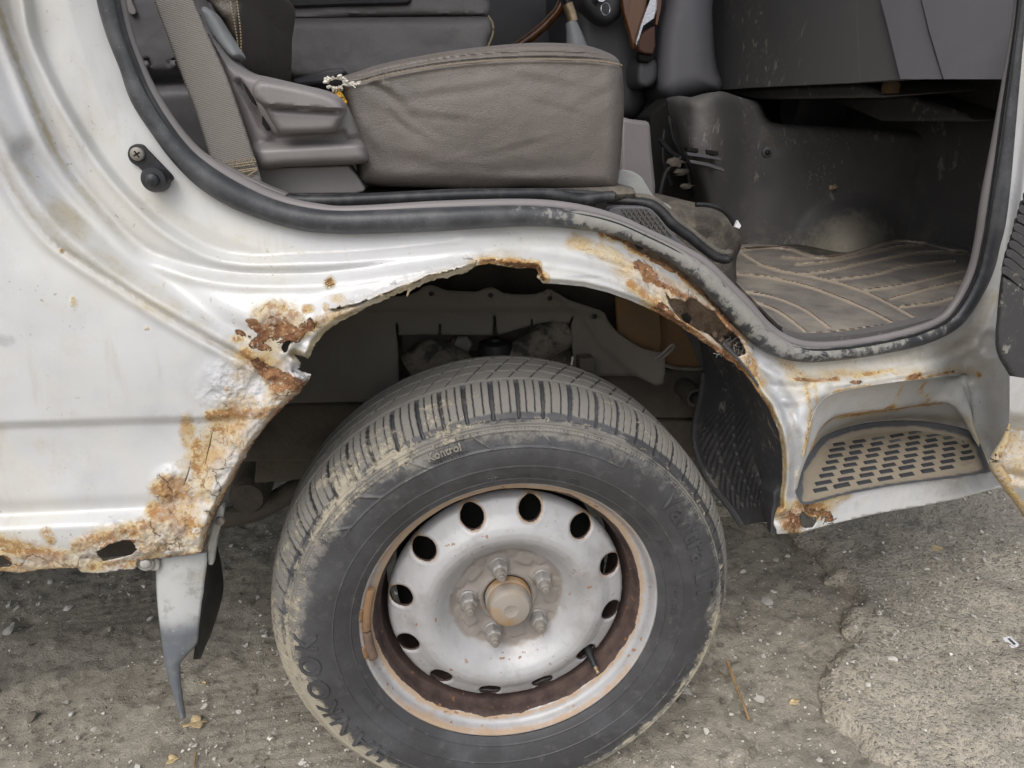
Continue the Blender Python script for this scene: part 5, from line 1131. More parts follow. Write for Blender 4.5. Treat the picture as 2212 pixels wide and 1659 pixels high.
# seat belt running down in front of the trim, with its sewn end
BLl = smooth_line([(296, -100), (332, 0), (371, 105), (402, 189), (424, 245), (455, 345), (466, 380)], n=70); BLr = smooth_line([(386, -100), (420, 0), (451, 77), (490, 164), (525, 262), (556, 356), (573, 412)], n=70)
yb = np.linspace(.115, .082, 70)
rows = []
for q in (0, .06, .5, .94, 1): rows.append(onY(BLl * (1 - q) + BLr * q, yb + (.002 if q in (0, 1) else 0) + .004 * np.sin(np.linspace(0, 7, 70)) * (q - .5)))
belt = loft('seat_belt', rows, MT['belt'], seat, n=70, sub=3, solid=.0016)
st = []
def zig(p0, p1, n, amp, y=.0815):
    p0, p1 = np.array(p0, float), np.array(p1, float); k = np.linspace(0, 1, n)[:, None]; nn = np.array([-(p1 - p0)[1], (p1 - p0)[0]]); nn /= np.linalg.norm(nn)
    return tube_vf(onY(p0 + (p1 - p0) * k + nn * amp * np.where(np.arange(n) % 2, 1, -1)[:, None], y), .0007, 4)
for a, b, n, am in (((482, 351), (551, 343), 22, 2.2), ((484, 358), (553, 349), 26, 1.), ((486, 363), (549, 355), 26, 1.), ((500, 371), (556, 363), 20, .5), ((503, 376), (556, 366), 4, .1), ((528, 384), (556, 367), 4, .1), ((548, 398), (568, 404), 8, 2.)): st.append(zig(a, b, n, am))
V_, F_ = join_vf(st); mesh('belt_stitching', V_, F_, MT['stitch'], belt, kind='stuff')
# pillar trim behind the belt
PT = [(236, -120), (420, -120), (480, 60), (560, 300), (590, 430), (470, 430), (380, 330), (290, 160), (262, 30)]
def pt_y(V):
    v = .012 * ss(-6, 6, V[:, 1] - 172 + .02 * V[:, 0]) * ss(420, 380, V[:, 1]) * 0 + .02 * gauss(V[:, 1] - 176 + .03 * (V[:, 0] - 340), 16)
    for cx, cy in ((316, 140), (376, 140)): v = v + .006 * gauss(np.hypot(V[:, 0] - cx, V[:, 1] - cy) - 10, 2.2) * (V[:, 1] < cy + 4) - .004 * ss(10, 6, np.hypot(V[:, 0] - cx, V[:, 1] - cy))
    return v
puffy('pillar_trim', PT, .20, .04, 10, MT['plastic'], van, 6, .003, 60, pt_y)
slab('trim_slot', onY(smooth_line([(276, -40), (284, 0), (291, 18), (294, 28), (287, 32), (277, 26), (270, 0)], step=5, closed=True), .195), (0, .006, 0), MT['trim'], van, .001)
slab('belt_anchor_cover', onY([(455, 346), (461, 343), (520, 376), (575, 402), (620, 420), (616, 428), (560, 408), (500, 380), (455, 352)], .068), (0, .02, 0), MT['trim'], van, .002)
# black weather strip and the carpeted box under the seat
tube('sill_strip', onY(smooth_line([(600, 428), (640, 433), (719, 434), (860, 428), (1000, 422), (1139, 419), (1200, 420), (1240, 430), (1262, 431), (1300, 426), (1325, 424)], n=80), .10), .0068, MT['blackr'], van, 10)
tube('sill_strip', onY(smooth_line([(640, 424), (780, 424), (1000, 414), (1200, 414), (1330, 422)], n=60), .118), .0035, MT['blackr'], van, 8)
box('seat_box', (-.62, .14, .852), (.19, .70, .870), MT['carpet'], van, .01)
# ---- driver's seat beyond
ds = empty('driver_seat', (-.15, .1, .62), van)
puffy('driver_cushion', smooth_line([(596, 37), (640, 38), (719, 38), (850, 37), (980, 36), (1048, 36), (1060, 42), (1067, 58), (1066, 74), (1058, 92), (1050, 120), (1000, 160), (900, 170), (740, 175), (620, 165), (598, 110)], step=8, closed=True), .86, .45, 20, MT['leather_grey'], ds, 8, .012, 60)
puffy('driver_seat_bolster', smooth_line([(590, -80), (880, -80), (1055, -70), (1057, 0), (1058, 24), (1048, 35), (980, 34), (800, 36), (600, 36)], step=8, closed=True), .885, .4, 12, MT['leather_grey'], ds, 8, .008, 60)
slab('tray_panel', onY([(612, -60), (890, -60), (888, 4), (880, 9), (750, 12), (640, 16), (612, 16)], .872), (0, .02, 0), MT['black'], ds, .004)
puffy('driver_seat_trim', smooth_line([(525, -120), (560, -120), (604, -60), (612, 20), (620, 80), (622, 140), (617, 190), (560, 200), (520, 160)], step=8, closed=True), .82, .4, 34, MT['trim_lt'], ds, 8, 0)
tube('piping', onY(smooth_line([(1054, 34), (1064, 50), (1065, 72), (1056, 96), (1048, 116)], n=24), .868), .0022, MT['stitch'], ds, 6)
slab('hand_brake_base', onY([(630, 172), (660, 162), (700, 150), (742, 145), (748, 158), (700, 180), (640, 185)], .70), (0, .08, 0), MT['plastic'], van, .006)
# ---- floor and walls of the cabin
box('cabin_floor', (.45, .15, .630), (1.25, 1.60, .652), MT['carpet'], van, .004)
box('tunnel_floor', (.14, .50, .630), (.449, 1.60, .652), MT['carpet'], van, .004)
box('engine_cover', (-.7, .72, .62), (.14, 1.0, .90), MT['carpet'], van, .02)
box('bulkhead', (1.18, .02, .45), (1.24, 1.62, 1.05), MT['kick'], van, .01)
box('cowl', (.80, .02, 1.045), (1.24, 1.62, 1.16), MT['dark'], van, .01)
box('far_side', (-1.6, 1.62, .40), (1.24, 1.66, 1.48), MT['plastic'], van, .01)
box('far_pillar', (-.55, 1.62, 1.48), (-.40, 1.66, 1.92), MT['plastic'], van, .01)
box('rear_partition', (-1.0, .22, .45), (-.94, 1.62, 1.92), MT['plastic'], van, .01)
box('roof', (-2.2, .03, 1.92), (.95, 1.64, 1.97), MT['paint'], van, .02)
box('front_side', (.83, .10, .50), (1.22, .14, 1.12), MT['paint'], van, .02)
box('rear_side', (-2.2, .005, .50), (-.66, .045, 1.92), MT['paint'], van, .01)
# kick panel facing the door: scuffed, with vents, a stud and a swollen heater duct
KP = smooth_line([(1455, 214), (1500, 210), (1540, 200), (1562, 198), (1600, 210), (1640, 222), (1652, 245), (1664, 262), (1700, 268), (1823, 274), (1960, 282), (2060, 288), (2150, 290), (2190, 300), (2190, 620), (2000, 600), (1800, 570), (1602, 540), (1560, 520), (1528, 470), (1510, 400), (1490, 350), (1470, 300)], step=9, closed=True)
def kp_y(V):
    v = -.16 * ss(1640, 1500, V[:, 0]) * ss(560, 300, V[:, 1]) - .05 * gauss(V[:, 0] - 1545, 40)
    v = v + .06 * ss(1500, 1462, V[:, 0]) - .03 * ss(560, 430, V[:, 1]) * 0
    v = v - .15 * ss(1.15, .1, np.hypot((V[:, 0] - 1842) / 125, (V[:, 1] - 560) / 135))
    return v
puffy('kick_panel', KP, .93, .05, 22, MT['kick'], van, 9, .02, 120, kp_y, attrs=dict(dust=lambda V: np.maximum(.95 * ss(1.2, .35, np.hypot((V[:, 0] - 1842) / 125, (V[:, 1] - 555) / 125)), .35 * ss(430, 540, V[:, 1]))))
hv, hf = lathe_vf([(1, 0), (.97, .25), (.86, .5), (.66, .75), (.36, .93), (.001, 1)], (0, 0, 0), 'Z', 40)
hc = onY([(1840, 560)], .84)[0]; hv = hv * np.array([.155, .14, .135]) * (1 + .06 * (fbm(hv * 2.2, 3, 4) - .5))[:, None]
for px in ([(1484, 318), (1508, 320), (1510, 329), (1486, 327)], [(1525, 323), (1552, 327), (1553, 336), (1528, 332)]): slab('vent_slot', onY(px, .742), (0, .02, 0), MT['dark'], van, .001)
for px in ([(1484, 329), (1520, 333), (1556, 341), (1560, 347), (1520, 341), (1486, 336)], [(1490, 345), (1530, 352), (1564, 364), (1566, 372), (1530, 360), (1492, 352)]): slab('vent_rib', onY(px, .735), (0, .02, 0), MT['plastic'], van, .001)
disc('trim_stud', (1660, 329), .855, .013, .01, MT['plastic'], van, 20, .2); disc('stud_centre', (1660, 329), .845, .006, .006, MT['black'], van, 14, .2)
# wheelhouse carpet beside the footwell
puffy('carpet_hump', smooth_line([(1405, 470), (1425, 445), (1462, 434), (1500, 440), (1540, 447), (1572, 464), (1592, 490), (1602, 528), (1590, 570), (1590, 700), (1500, 690), (1420, 640)], step=8, closed=True), .42, .3, 50, MT['carpet'], van, 8, .03, 40)
tube('hump_seam', onY(smooth_line([(1503, 442), (1530, 443), (1558, 452), (1577, 470), (1586, 486)], n=24), .405), .004, MT['black'], van, 8)
# dark gap between seat and console with wiring and clods
slab('console_side', onY([(1340, 250), (1362, 257), (1406, 262), (1410, 320), (1418, 400), (1412, 640), (1340, 640)], .62), (0, .2, 0), MT['trim'], van, .008)
for p, r in (([(1445, 250), (1455, 300), (1470, 330), (1462, 380)], .005), ([(1425, 300), (1450, 330), (1480, 350), (1490, 400)], .006), ([(1435, 280), (1432, 340), (1450, 400)], .004), ([(1470, 340), (1440, 370), (1425, 420)], .007)):
    tube('wire', onY(smooth_line(p, n=20), .84), r, MT['black'], van, 8)
for (px, py, r) in ((1457, 352, .014), (1472, 372, .012), (1482, 402, .009)):
    Vb, Fb = lathe_vf([(.001, -1), (.7, -.7), (1, 0), (.7, .7), (.001, 1)], (0, 0, 0), 'Z', 14); Vb = Vb * (.35 + 1.3 * fbm(Vb * 1.9 + px, 4, 5))[:, None] * r * np.array([1.5, .6, .7]) * (1 + .8 * (fbm(Vb * 4, 2, 9) - .5))[:, None]
    mesh('insulation_clump', Vb + onY([(px, py)], .80)[0], Fb, MT['frame'], van)
slab('junction_plate', onY([(1404, 250), (1450, 210), (1470, 240), (1480, 330), (1500, 420), (1480, 450), (1410, 440)], .9), (0, .1, 0), MT['dark'], van, .004)
# ---- dashboard
da = empty('dashboard', (.75, -.2, .95), van)
PX = lambda pts, x: onX(pts, x)
slab('lower_dash_panel', PX([(1538, -60), (1846, -60), (1852, 60), (1858, 178), (1750, 183), (1640, 188), (1559, 194), (1546, 140), (1539, 60)], .72), (.05, 0, 0), MT['dash'], da, 0)
slab('dash_shadow_panel', PX([(1836, -60), (1892, -60), (1910, 0), (1925, 60), (1940, 120), (1952, 171), (1850, 178), (1842, 60)], .7203), (.05, 0, 0), MT['dash'], da, 0)
slab('glove_box_side', PX([(1894, -60), (1975, -60), (1988, 0), (2004, 70), (2022, 130), (2035, 171), (1945, 171), (1918, 60), (1902, 0)], .712), (.05, 0, 0), MT['dash_lt'], da, 0)
slab('glove_box_lid', PX([(1979, -60), (2260, -60), (2240, 60), (2230, 171), (2039, 171), (2025, 125), (2007, 65), (1991, 0)], .708), (.05, 0, 0), MT['dash_lt'], da, 0)
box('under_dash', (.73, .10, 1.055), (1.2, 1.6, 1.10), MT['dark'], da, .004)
slab('heater_duct', PX([(1562, 196), (1640, 190), (1858, 181), (1890, 196), (1905, 211), (1640, 215), (1600, 208)], .78), (.2, 0, .01), MT['dash'], da, .01)
V_, F_ = lathe_vf([(.001, -.02), (.05, -.02), (.062, -.008), (.065, .01), (.065, .12), (.001, .12)], onX([(1718, 228)], 1.0)[0], 'X', 32); mesh('blower_motor', V_, F_, MT['plastic'], da, sharp=40)
slab('heater_case', PX([(1790, 215), (1960, 205), (2080, 245), (2100, 262), (1900, 262)], 1.02), (.1, 0, 0), MT['kick'], da, .012)
V_, F_ = lathe_vf([(.001, .010), (.009, .010), (.014, .006), (.016, 0), (.015, -.014), (.001, -.014)], onX([(1925, 184)], .80)[0], 'Z', 20); mesh('orange_plug', V_ , F_, MT['rusty'], da)
puffy('centre_console', smooth_line([(1437, -80), (1560, -80), (1540, 0), (1541, 70), (1548, 140), (1560, 193), (1520, 206), (1480, 216), (1452, 222), (1428, 210), (1415, 190), (1414, 130), (1420, 60), (1432, 0)], step=8, closed=True), .98, .3, 50, MT['dash_lt'], da, 8, 0)
puffy('column_panel', smooth_line([(1240, -80), (1345, -80), (1352, 0), (1372, 60), (1384, 120), (1396, 180), (1392, 230), (1360, 260), (1300, 240), (1250, 150), (1236, 60)], step=8, closed=True), 1.10, .3, 40, MT['plastic'], da, 8, .01, 80)
puffy('ignition_shroud', smooth_line([(1246, -60), (1330, -60), (1352, -20), (1350, 10), (1338, 36), (1318, 52), (1295, 50), (1270, 30), (1252, 0)], step=6, closed=True), 1.02, .2, 26, MT['plastic'], da, 6)
k_c = onY([(1308, 20)], .985)[0]; t = np.linspace(0, 2 * np.pi, 30, endpoint=False)
tube('key_ring', np.stack([k_c[0] + .0115 * np.cos(t), k_c[1] + .004 * np.cos(t), k_c[2] + .0125 * np.sin(t)], 1), .0013, MT['chrome'], da, 8, True, up=(0, 1, 0))
V_, F_ = lathe_vf([(.001, -.03), (.012, -.03), (.014, -.02), (.014, .05), (.001, .05)], onY([(1292, -4)], 1.01)[0], 'Y', 20); mesh('ignition_lock', V_, F_, MT['chrome'], da)
tube('gear_lever', onY([(1222, -60), (1224, 0), (1227, 12)], .95), .008, MT['black'], van, 12)
tube('gear_lever_sleeve', onY(smooth_line([(1226, 8), (1230, 20), (1235, 34), (1238, 46)], n=12), .95), .0115, MT['brass'], van, 16)
tube('gear_lever_boot', onY(smooth_line([(1232, 46), (1236, 58), (1240, 75), (1244, 95), (1250, 130)], n=14), .95), np.linspace(.012, .030, 14), MT['trim_lt'], van, 16)
tube('steering_wheel_rim', onY(smooth_line([(1110, 105), (1140, 84), (1170, 60), (1192, 38), (1208, 18), (1222, -20), (1230, -60)], n=30), 1.25), .012, MT['wood'], da, 12)
slab('wood_fascia', onY([(1336, -60), (1406, -60), (1402, 0), (1392, 45), (1376, 100), (1369, 108), (1360, 70), (1348, 30)], 1.0), (0, .02, 0), MT['wood'], da, .003)
slab('fascia_strip', onY([(1420, -60), (1430, -60), (1424, 0), (1413, 40), (1390, 56), (1376, 102), (1373, 94), (1386, 50), (1404, 0)], .985), (0, .012, 0), MT['chrome'], da, .001)
slab('fascia_screen', onY([(1406, -40), (1421, -40), (1414, 10), (1407, 36), (1391, 46), (1400, 0)], .992), (0, .01, 0), MT['dark'], da, .001)
slab('ash_tray', onY([(1378, 94), (1390, 70), (1416, 54), (1417, 100), (1411, 118), (1392, 116), (1380, 110)], .975), (0, .03, 0), m_simple('brown_trim', lin(92, 62, 50), .5, 0, lin(74, 50, 40), 30), da, .004)
slab('fascia_edge', onY([(1424, -60), (1434, -60), (1428, 20), (1420, 56), (1416, 52), (1420, 10)], .98), (0, .012, 0), MT['wood'], da, .001)
slab('ash_tray_recess', onY([(1380, 116), (1414, 117), (1414, 128), (1400, 136), (1382, 132)], .985), (0, .03, 0), MT['dark'], da, .004)
puffy('console_foot', smooth_line([(1380, 130), (1416, 130), (1418, 170), (1400, 190), (1376, 180)], step=6, closed=True), 1.0, .1, 10, MT['plastic'], da, 6)
# ---- floor coverings by the door: vinyl flap, chequered strip, curled rubber edge
vf = onY(smooth_line([(1330, 410), (1335, 385), (1337, 369), (1362, 369), (1384, 381), (1396, 398), (1406, 415), (1418, 428), (1440, 440), (1452, 452), (1420, 448), (1390, 438), (1327, 430)], step=5, closed=True), .20)
slab('vinyl_flap', vf, (0, .012, 0), MT['vinyl'], van, .003)
ce = onY(smooth_line([(1312, 432), (1345, 434), (1387, 438), (1413, 447), (1432, 462), (1450, 482), (1470, 498), (1490, 512), (1510, 529), (1528, 543), (1545, 555), (1560, 560), (1572, 560), (1577, 553)], n=90), np.interp(np.linspace(0, 1, 90), [0, .2, .5, 1], [.155, .14, .12, .115]))
tube('rubber_edge', ce, np.interp(np.linspace(0, 1, 90), [0, .2, .3, .9, 1], [.005, .005, .0075, .0055, .006]), MT['black'], van, 12)
tube('edge_lip', ce + np.array([.006, .012, .006]), .0045, MT['mound'], van, 8)
dmx = onY(smooth_line([(1318, 462), (1328, 448), (1395, 448), (1418, 462), (1440, 488), (1460, 510), (1490, 540), (1430, 520), (1370, 492)], step=6, closed=True), .105)
dm = slab('chequered_mat', dmx, (0, .02, 0), MT['plastic'], van, .002)
bars = []
for k in range(16):
    for sg in (1, -1):
        x0 = 1318 + k * 10.5; a, b = np.array([x0, 446.]), np.array([x0 + sg * 34 + 14, 510.])
        q = resample(np.array([a, b]), n=14); q = q[inside(np.array([(1330, 450), (1394, 450), (1416, 464), (1438, 490), (1455, 512), (1420, 506), (1372, 486)]), q)]
        if len(q) > 2: bars.append(tube_vf(onY(q, .1035), .0009, 4))
V_, F_ = join_vf(bars); mesh('chequer_ribs', V_, F_, MT['mound'], dm, kind='stuff')
# sill plate between floor mat and seal
slp = smooth_line([(1690, 706), (1720, 722), (1760, 728), (1850, 722), (1950, 704), (2040, 680), (2062, 668), (2070, 690), (2030, 706), (1960, 724), (1880, 740), (1800, 750), (1740, 746), (1700, 728)], step=6, closed=True)
Vq, Tq = sheet_points(slp, [], 8); sp3 = onY(Vq, .082 + taper(onY(Vq, .08)[:, 0])); VV, F = with_back(sp3, Tq, (0, .02, 0)); mesh('sill_plate', VV, F, MT['kick'], van)

# ================================================================== PASSENGER DOOR (open), wiring boot and its lower edge
dr = empty('passenger_door', (.74, -.95, .45), van)
RB = [(2209, 432), (2201, 452), (2196, 471), (2189, 491), (2185, 509), (2179, 528), (2173, 547), (2167, 566), (2163, 584)]
bt = m_scuffed('scuffed_rubber_boot', lin(64, 63, 65), lin(104, 100, 98), .3, 50)
for k, (x, y) in enumerate([(2218, 412)] + RB):
    q = smooth_line([(x, y), (x + 5, y - 8), (x + 22, y - 2), (x + 60, y + 34), (x + 62, y + 50), (x + 40, y + 36), (x + 12, y + 13), (x + 3, y + 8)], step=5, closed=True)
    slab('boot_rib', onY(q, -.034), (.046, .05, 0), bt, dr, .003)
    q2 = [(x + 9, y + 2), (x + 60, y + 40), (x + 60, y + 60), (x + 12, y + 20)]
    slab('boot_fold', onY(q2, -.028), (.036, .04, 0), bt, dr, .002)
bo = smooth_line([(2162, 600), (2166, 594), (2190, 604), (2235, 636), (2300, 700), (2300, 960), (2240, 905), (2212, 862), (2196, 838), (2182, 814), (2170, 794), (2159, 776), (2151, 752), (2150, 720), (2153, 686), (2157, 640)], step=6, closed=True)
puffy('boot_body', bo, -.034, (.037, .04, 0), 14, bt, dr, 6)
DS = [(2181, 812), (2196, 836), (2225, 888), (2330, 1000), (2330, 1230), (2240, 1130), (2205, 1082), (2178, 1046), (2156, 1018), (2147, 1001), (2154, 982), (2166, 962), (2174, 944), (2179, 925), (2181, 880)]
ro_ = resample(DS, 6, closed=True)
Vd_, Td_ = sheet_points(ro_, [], 7); ydd = -.060 - .012 * ss(0, 40, seg_dist(np.array(DS[8:14]), Vd_)) 
VV, F = with_back(onY(Vd_, ydd), Td_, (.03, -.03, 0)); n2 = len(Vd_)
red_ = np.concatenate([.5 * stroke(Vd_, DS[7:14], 14)] * 2)
mesh('door_shell', VV, F, MT['paint'], dr, sharp=40, attrs=dict(rust=red_, bare=0 * red_, dirt=.35 + 0 * red_, grey=0 * red_, blister=0 * red_))
eb = smooth_line([(2180, 915), (2176, 935), (2168, 957), (2156, 978), (2148, 1000), (2156, 1018), (2178, 1046), (2205, 1082), (2240, 1130), (2300, 1200)], n=60)
V_, F_ = tube_vf(onY(eb, -.066), np.interp(np.linspace(0, 1, 60), [0, .1, .4, 1], [.001, .004, .0075, .009]), 12)
e1 = np.ones(len(V_)); mesh('door_hem', V_, F_, MT['paint'], dr, attrs=dict(rust=.55 * e1, bare=.2 * e1, dirt=1.1 * e1, grey=0 * e1, blister=.1 * e1))
# ================================================================== LOOSE THINGS
# rubber floor mat: a thing of its own lying in the footwell
MO = smooth_line([(1545, 566), (1562, 540), (1602, 528), (1690, 530), (1730, 541), (1765, 551), (1830, 545), (1890, 528), (1930, 516), (1985, 518), (2050, 532), (2100, 546), (2140, 600), (2110, 660), (2050, 690), (1975, 704), (1890, 716), (1810, 726), (1735, 728), (1700, 716), (1670, 690), (1630, 650), (1585, 605)], step=8, closed=True)
Vm, Tm = sheet_points(MO, [], 5, (2.7, lambda V: np.ones(len(V))))
ribs = [[(1606, 630), (1670, 642), (1735, 668), (1791, 708)], [(1625, 652), (1680, 672), (1739, 716)], [(1575, 592), (1660, 600), (1753, 622), (1858, 662), (1926, 696)], [(1640, 572), (1700, 588), (1788, 606), (1875, 634), (1975, 686)], [(1600, 545), (1650, 575), (1700, 590)],
    [(1865, 629), (1930, 620), (1984, 609), (2096, 583)], [(1924, 646), (1970, 634), (2015, 622), (2105, 604)], [(1945, 664), (2015, 655), (2060, 644)], [(1728, 594), (1790, 586), (1858, 571), (1930, 556), (1998, 546), (2080, 548)], [(1790, 606), (1880, 596), (1960, 576), (2060, 566)],
    [(1720, 572), (1790, 566), (1860, 551), (1930, 535), (1990, 530)], [(1690, 556), (1740, 560), (1800, 556)], [(1735, 724), (1830, 715), (1950, 698), (2050, 680)], [(1562, 548), (1640, 536), (1700, 538), (1765, 557), (1830, 551), (1930, 523), (2000, 526)]]
g = np.zeros(len(Vm))
for r_ in ribs: g = np.maximum(g, ss(4.6, 1.8, seg_dist(smooth_line(r_, step=12), Vm)))
e = seg_dist(MO, Vm, True)
zm = .660 + -.0028 * g + .005 * ss(10, 3, e) + .006 * (fbm(Vm / 60, 3, 5) - .5) + .05 * ss(1990, 2120, Vm[:, 0]) * 0
Wm = onZ(Vm, zm); c0 = Wm.mean(0); c0[2] = .655
VV, F = with_back(Wm, Tm, (0, 0, -.005))
mesh('floor_mat', VV, F, MT['mat'], None, loc=c0, sharp=40, attrs=dict(groove=np.concatenate([g * (.7 + .45 * fbm(Vm / 40, 3, 6))] * 2)), label='dusty dark rubber floor mat with curved ribs lying in the footwell', cat='floor mat')

ASPH = np.vstack([edge, [(2.6, -.4), (2.6, 1.6), (1.0, 1.6), (.60, .75)]])
def top_z(p):
    q = np.array([[p[0], p[1]]])
    return float(zz[np.argmin(((P_as - q) ** 2).sum(1))]) if inside(ASPH, q)[0] else float(ground_z(q)[0])
def gpt(px, lift=0.):
    z = 0.
    for _ in range(4): z = top_z(onZ([px], z)[0])
    return onZ([px], z + lift)[0]
def leafy(name, px, w, label, cat, seed, mat='leaf', curl=.006, n=9, z=0.):
    r_ = np.random.default_rng(seed); c = gpt(px, .003)
    a = np.linspace(0, 2 * np.pi, n * 4, endpoint=False)
    rad = w * (.40 + .60 * np.abs(np.cos(a * n / 4 + r_.random() * 3)) ** .8 * (.6 + .6 * r_.random(len(a))))
    rings = []
    for q in (0.02, .35, .7, 1.0):
        x, y = rad * q * np.cos(a), rad * q * np.sin(a) * .72
        rings.append(np.column_stack([x, y, curl * .35 * (q ** 2) * np.cos(2 * a + seed) + .0015 * q * np.sin(3 * a + seed)]))
    V = np.vstack(rings) + c
    return mesh(name, V, grid_faces(4, len(a), False, True), MT[mat], None, loc=c, solid=.0006, label=label, cat=cat)
leafy('dry_leaf', (422, 1561), .022, 'torn pale dry leaf on the dirt just beside the tip of the mud flap', 'leaf', 3, n=7)
leafy('dry_leaf', (374, 1640), .014, 'small crumpled tan leaf lying on the dirt at the bottom edge below the mud flap', 'leaf', 8, n=5)
leafy('dry_leaf', (437, 1476), .008, 'tiny yellowish leaf scrap on the dirt to the right of the mud flap', 'leaf', 11, n=4)
leafy('dry_leaf', (1717, 1515), .012, 'pale leaf fragment on the dirt between the twig and the broken asphalt edge', 'leaf', 14, n=4)
leafy('dry_leaf', (1800, 404), .013, 'orange brown leaf stuck on the dark kick panel in the footwell', 'leaf', 21, n=4, curl=.003)
lf = bpy.data.objects['dry_leaf.004']; p = onY([(1800, 404)], .918)[0]; lf.location = p; lf.rotation_euler = (R(90), .3, 0)
def patch(name, px, z, mat, h, label, cat, **kw):
    p = onZ(px, z); c = p.mean(0)
    V, F = slab_vf(p, (0, 0, -h)); o = mesh(name, V, F, MT[mat], None, smooth=False, loc=c, label=label, cat=cat, **kw)
    bm = bmesh.new(); bm.from_mesh(o.data); bmesh.ops.recalc_face_normals(bm, faces=bm.faces); bm.to_mesh(o.data); bm.free(); return o
tag = patch('paper_sticker', [(2166, 1378), (2180, 1374), (2202, 1392), (2198, 1397), (2186, 1399), (2172, 1387)], .026, 'paper', .0008, 'small white printed paper sticker lying on the asphalt', 'sticker')
V, F = slab_vf(onZ([(2176, 1379), (2181, 1378), (2195, 1391), (2190, 1393)], .0268), (0, 0, -.0004)); mesh('printed_bar', V, F, MT['ink'], tag, smooth=False)
patch('wood_chip', [(2010, 1178), (2016, 1176), (2037, 1183), (2034, 1188), (2028, 1192), (2012, 1187)], .026, 'leaf', .004, 'cream coloured chip lying on the asphalt below the step', 'chip')
patch('plastic_scrap', [(1860, 1574), (1866, 1572), (1881, 1575), (1884, 1584), (1872, 1586), (1862, 1585)], .014, 'red', .002, 'small red plastic scrap on the ground by the broken asphalt edge', 'scrap')
p = onY([(1588, 490), (1594, 476), (1601, 488), (1597, 494)], .395); V, F = slab_vf(p, (0, .006, 0)); mesh('paper_scrap', V, F, MT['paper'], None, smooth=False, loc=p.mean(0), label='tiny white triangular scrap on the dusty footwell carpet', cat='scrap')
# twig leaning on the dirt to the right of the tyre
tz = smooth_line([gpt((1618, 1555), .001), onZ([(1606, 1522)], .012)[0], onZ([(1591, 1484)], .020)[0], onZ([(1580, 1455)], .030)[0], onZ([(1571, 1428)], .038)[0]], n=24)
twig = tube('twig', tz, np.linspace(.0022, .0032, 24) * (1 + .12 * np.sin(np.arange(24) * 1.7)), MT['twig'], None, 8, loc=tz[0], label='thin dry twig sticking up from the dirt right of the tyre', cat='twig')
tw2 = smooth_line([onZ([(1572, 1466)], .012)[0], onZ([(1563, 1458)], .010)[0], onZ([(1552, 1450)], .004)[0]], n=8); tube('side_shoot', tw2, .0012, MT['twig'], twig, 6)
tube('twig', smooth_line([onZ([(420, 1659)], .006)[0], onZ([(421, 1640)], .006)[0], onZ([(424, 1625)], .006)[0]], n=8), .0016, MT['twig'], None, 6, loc=onZ([(421, 1640)], .006)[0], label='short dark twig end at the bottom edge of the picture', cat='twig')
# ---- loose stones: the larger ones are things, the rest is gravel
def rock(seed, n=10, m=7):
    r_ = np.random.default_rng(seed); q = r_.normal(0, 1, (n, 3)); q /= np.linalg.norm(q, axis=1)[:, None]
    q *= (.75 + .35 * r_.random(n))[:, None] * np.array([1.1, .85, .65])
    bm = bmesh.new(); [bm.verts.new(v) for v in q]; h = bmesh.ops.convex_hull(bm, input=bm.verts)
    bmesh.ops.delete(bm, geom=[v for v in bm.verts if not v.link_faces], context='VERTS')
    if m > 5: bmesh.ops.bevel(bm, geom=bm.edges[:], offset=.10, segments=1, affect='EDGES')
    bm.verts.index_update(); V = np.array([v.co[:] for v in bm.verts]); F = [[v.index for v in f.verts] for f in bm.faces]; bm.free()
    return V, F
rocks = []
for k in range(7):
    V, F = rock(k + 1, 16, 7); me = bpy.data.meshes.new('stone'); me.from_pydata(V.tolist(), [], F); me.materials.append(MT[('stone', 'stone2', 'stone3')[k % 3]]); rocks.append(me)
def stone(px, r, k, label, group=None):
    c = gpt(px, r * .28); o = bpy.data.objects.new('stone', rocks[k]); o.location = c; o.scale = (r * .85, r * .85, r * .8); o.rotation_euler = (0, 0, k * 1.9 + px[0])
    link(o, None, label=label, cat='stone', group=group)
G_ = 'loose stones on the dirt'
stone((18, 1363), .016, 0, 'blocky pale grey stone on the dirt at the left edge of the picture', G_)
stone((148, 1313), .012, 2, 'bright white stone, larger of the pale ones below the rusted panel edge', G_)
stone((108, 1257), .010, 5, 'flat pale stone just below the rusted panel edge', G_)
stone((180, 1290), .009, 1, 'small tan stone right of the white stone below the panel', G_)
stone((66, 1548), .015, 4, 'half buried dark grey stone at the lower left', G_)
stone((155, 1543), .008, 5, 'small pale stone left of the mud flap tip', G_)
stone((1658, 1299), .016, 0, 'large grey stone on the dirt right of the tyre', G_)
stone((1640, 1509), .013, 3, 'pale grey stone right of the dry twig', G_)
stone((1490, 1492), .014, 6, 'grey stone half under the lower right of the tyre', G_)
stone((1476, 1513), .014, 4, 'dark stone at the foot of the tyre on its right', G_)
stone((1626, 1623), .012, 1, 'tan stone near the bottom edge right of the tyre', G_)
stone((1580, 1361), .013, 4, 'dark grey stone touching the right side of the tyre', G_)
stone((1676, 1209), .011, 0, 'grey stone on the dirt under the rusted step corner', G_)
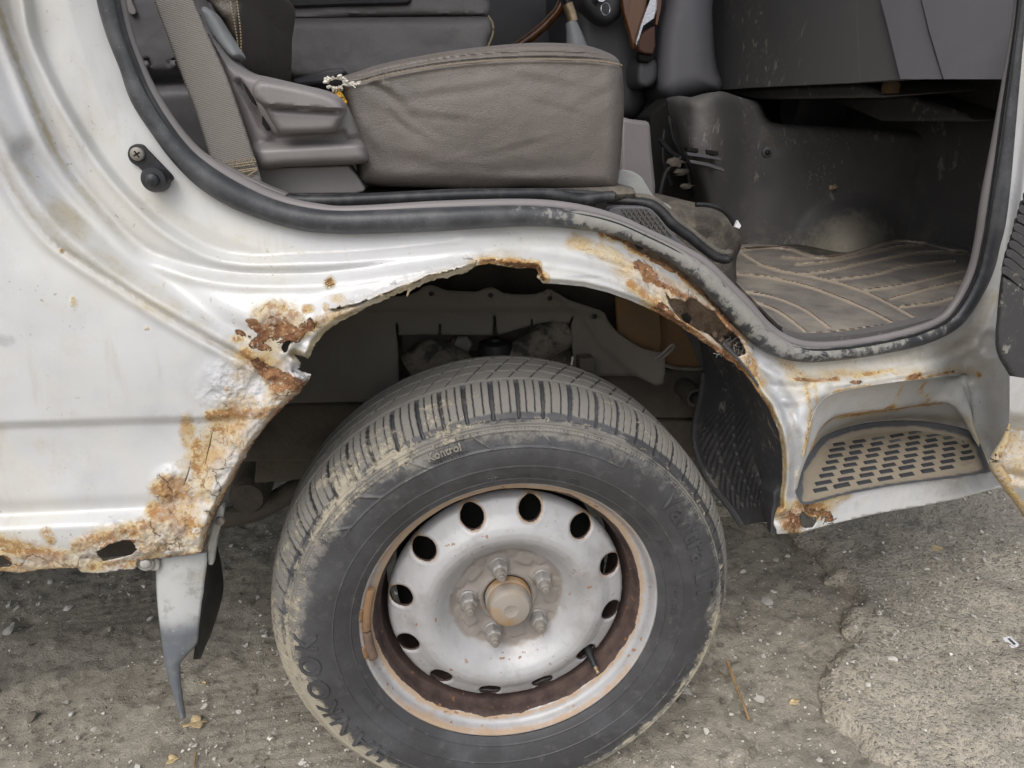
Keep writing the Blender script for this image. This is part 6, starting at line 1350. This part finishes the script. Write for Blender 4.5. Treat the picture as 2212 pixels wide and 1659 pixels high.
stone((1707, 1255), .010, 4, 'small stone against the dirt beside the broken asphalt', G_)
stone((1725, 1385), .011, 6, 'rough grey stone between twig and asphalt edge', G_)
stone((1928, 1423), .011, 2, 'pale angular stone on the middle of the asphalt', G_)
stone((1876, 1480), .009, 5, 'small white stone on the asphalt near its broken edge', G_)
stone((1560, 1515), .010, 1, 'tan stone at the base of the twig', G_)
# gravel: thousands of small stones scattered over dirt and asphalt, one mass
N = 34000
tm = [rock(50 + k, 9, 4) for k in range(6)]
gx = rng.uniform(-1.3, 1.9, N); gy = rng.uniform(-.25, 1.3, N); P = np.column_stack([gx, gy])
keep = (rng.random(N) < ss(.28, .66, fbm(P * 5, 3, 33)) * 1.0 + .12) & (np.hypot(gx / .1, (gy - .13) / .12) > 1.0); P = P[keep]
onas = inside(np.vstack([edge, [(2.6, -.4), (2.6, 1.6), (1.0, 1.6), (.60, .75)]]), P)
_near = np.zeros(len(P)); _near[onas] = [zz[np.argmin(((P_as - q) ** 2).sum(1))] for q in P[onas]]
zg_ = np.where(onas, _near, ground_z(P)); rad = np.where(rng.random(len(P)) < .25, .0018 + .0065 * rng.random(len(P)) ** 2.4, .0012 + .0022 * rng.random(len(P)))
for mi, mk in enumerate(('stone', 'stone2', 'stone3')):
    Vs, Fs, kk_ = [], [], 0
    sel = np.where(rng.permutation(len(P)) % 3 == mi)[0] if mi < 2 else np.where(rng.random(len(P)) < .12)[0]
    for i in sel:
        V, F = tm[i % 6]; a = rng.random() * 6.28; c, s_ = math.cos(a), math.sin(a)
        q = V * rad[i]; q = np.column_stack([q[:, 0] * c - q[:, 1] * s_ + P[i, 0], q[:, 0] * s_ + q[:, 1] * c + P[i, 1], q[:, 2] + zg_[i] + rad[i] * .42])
        Vs.append(q); Fs += [[j + kk_ for j in f] for f in F]; kk_ += len(V)
    mesh('gravel', np.vstack(Vs), Fs, MT[mk], None, smooth=False, kind='stuff', label=('grey gravel scattered over the dirt and asphalt', 'tan gravel scattered over the dirt and asphalt', 'pale gravel scattered over the dirt and asphalt')[mi])
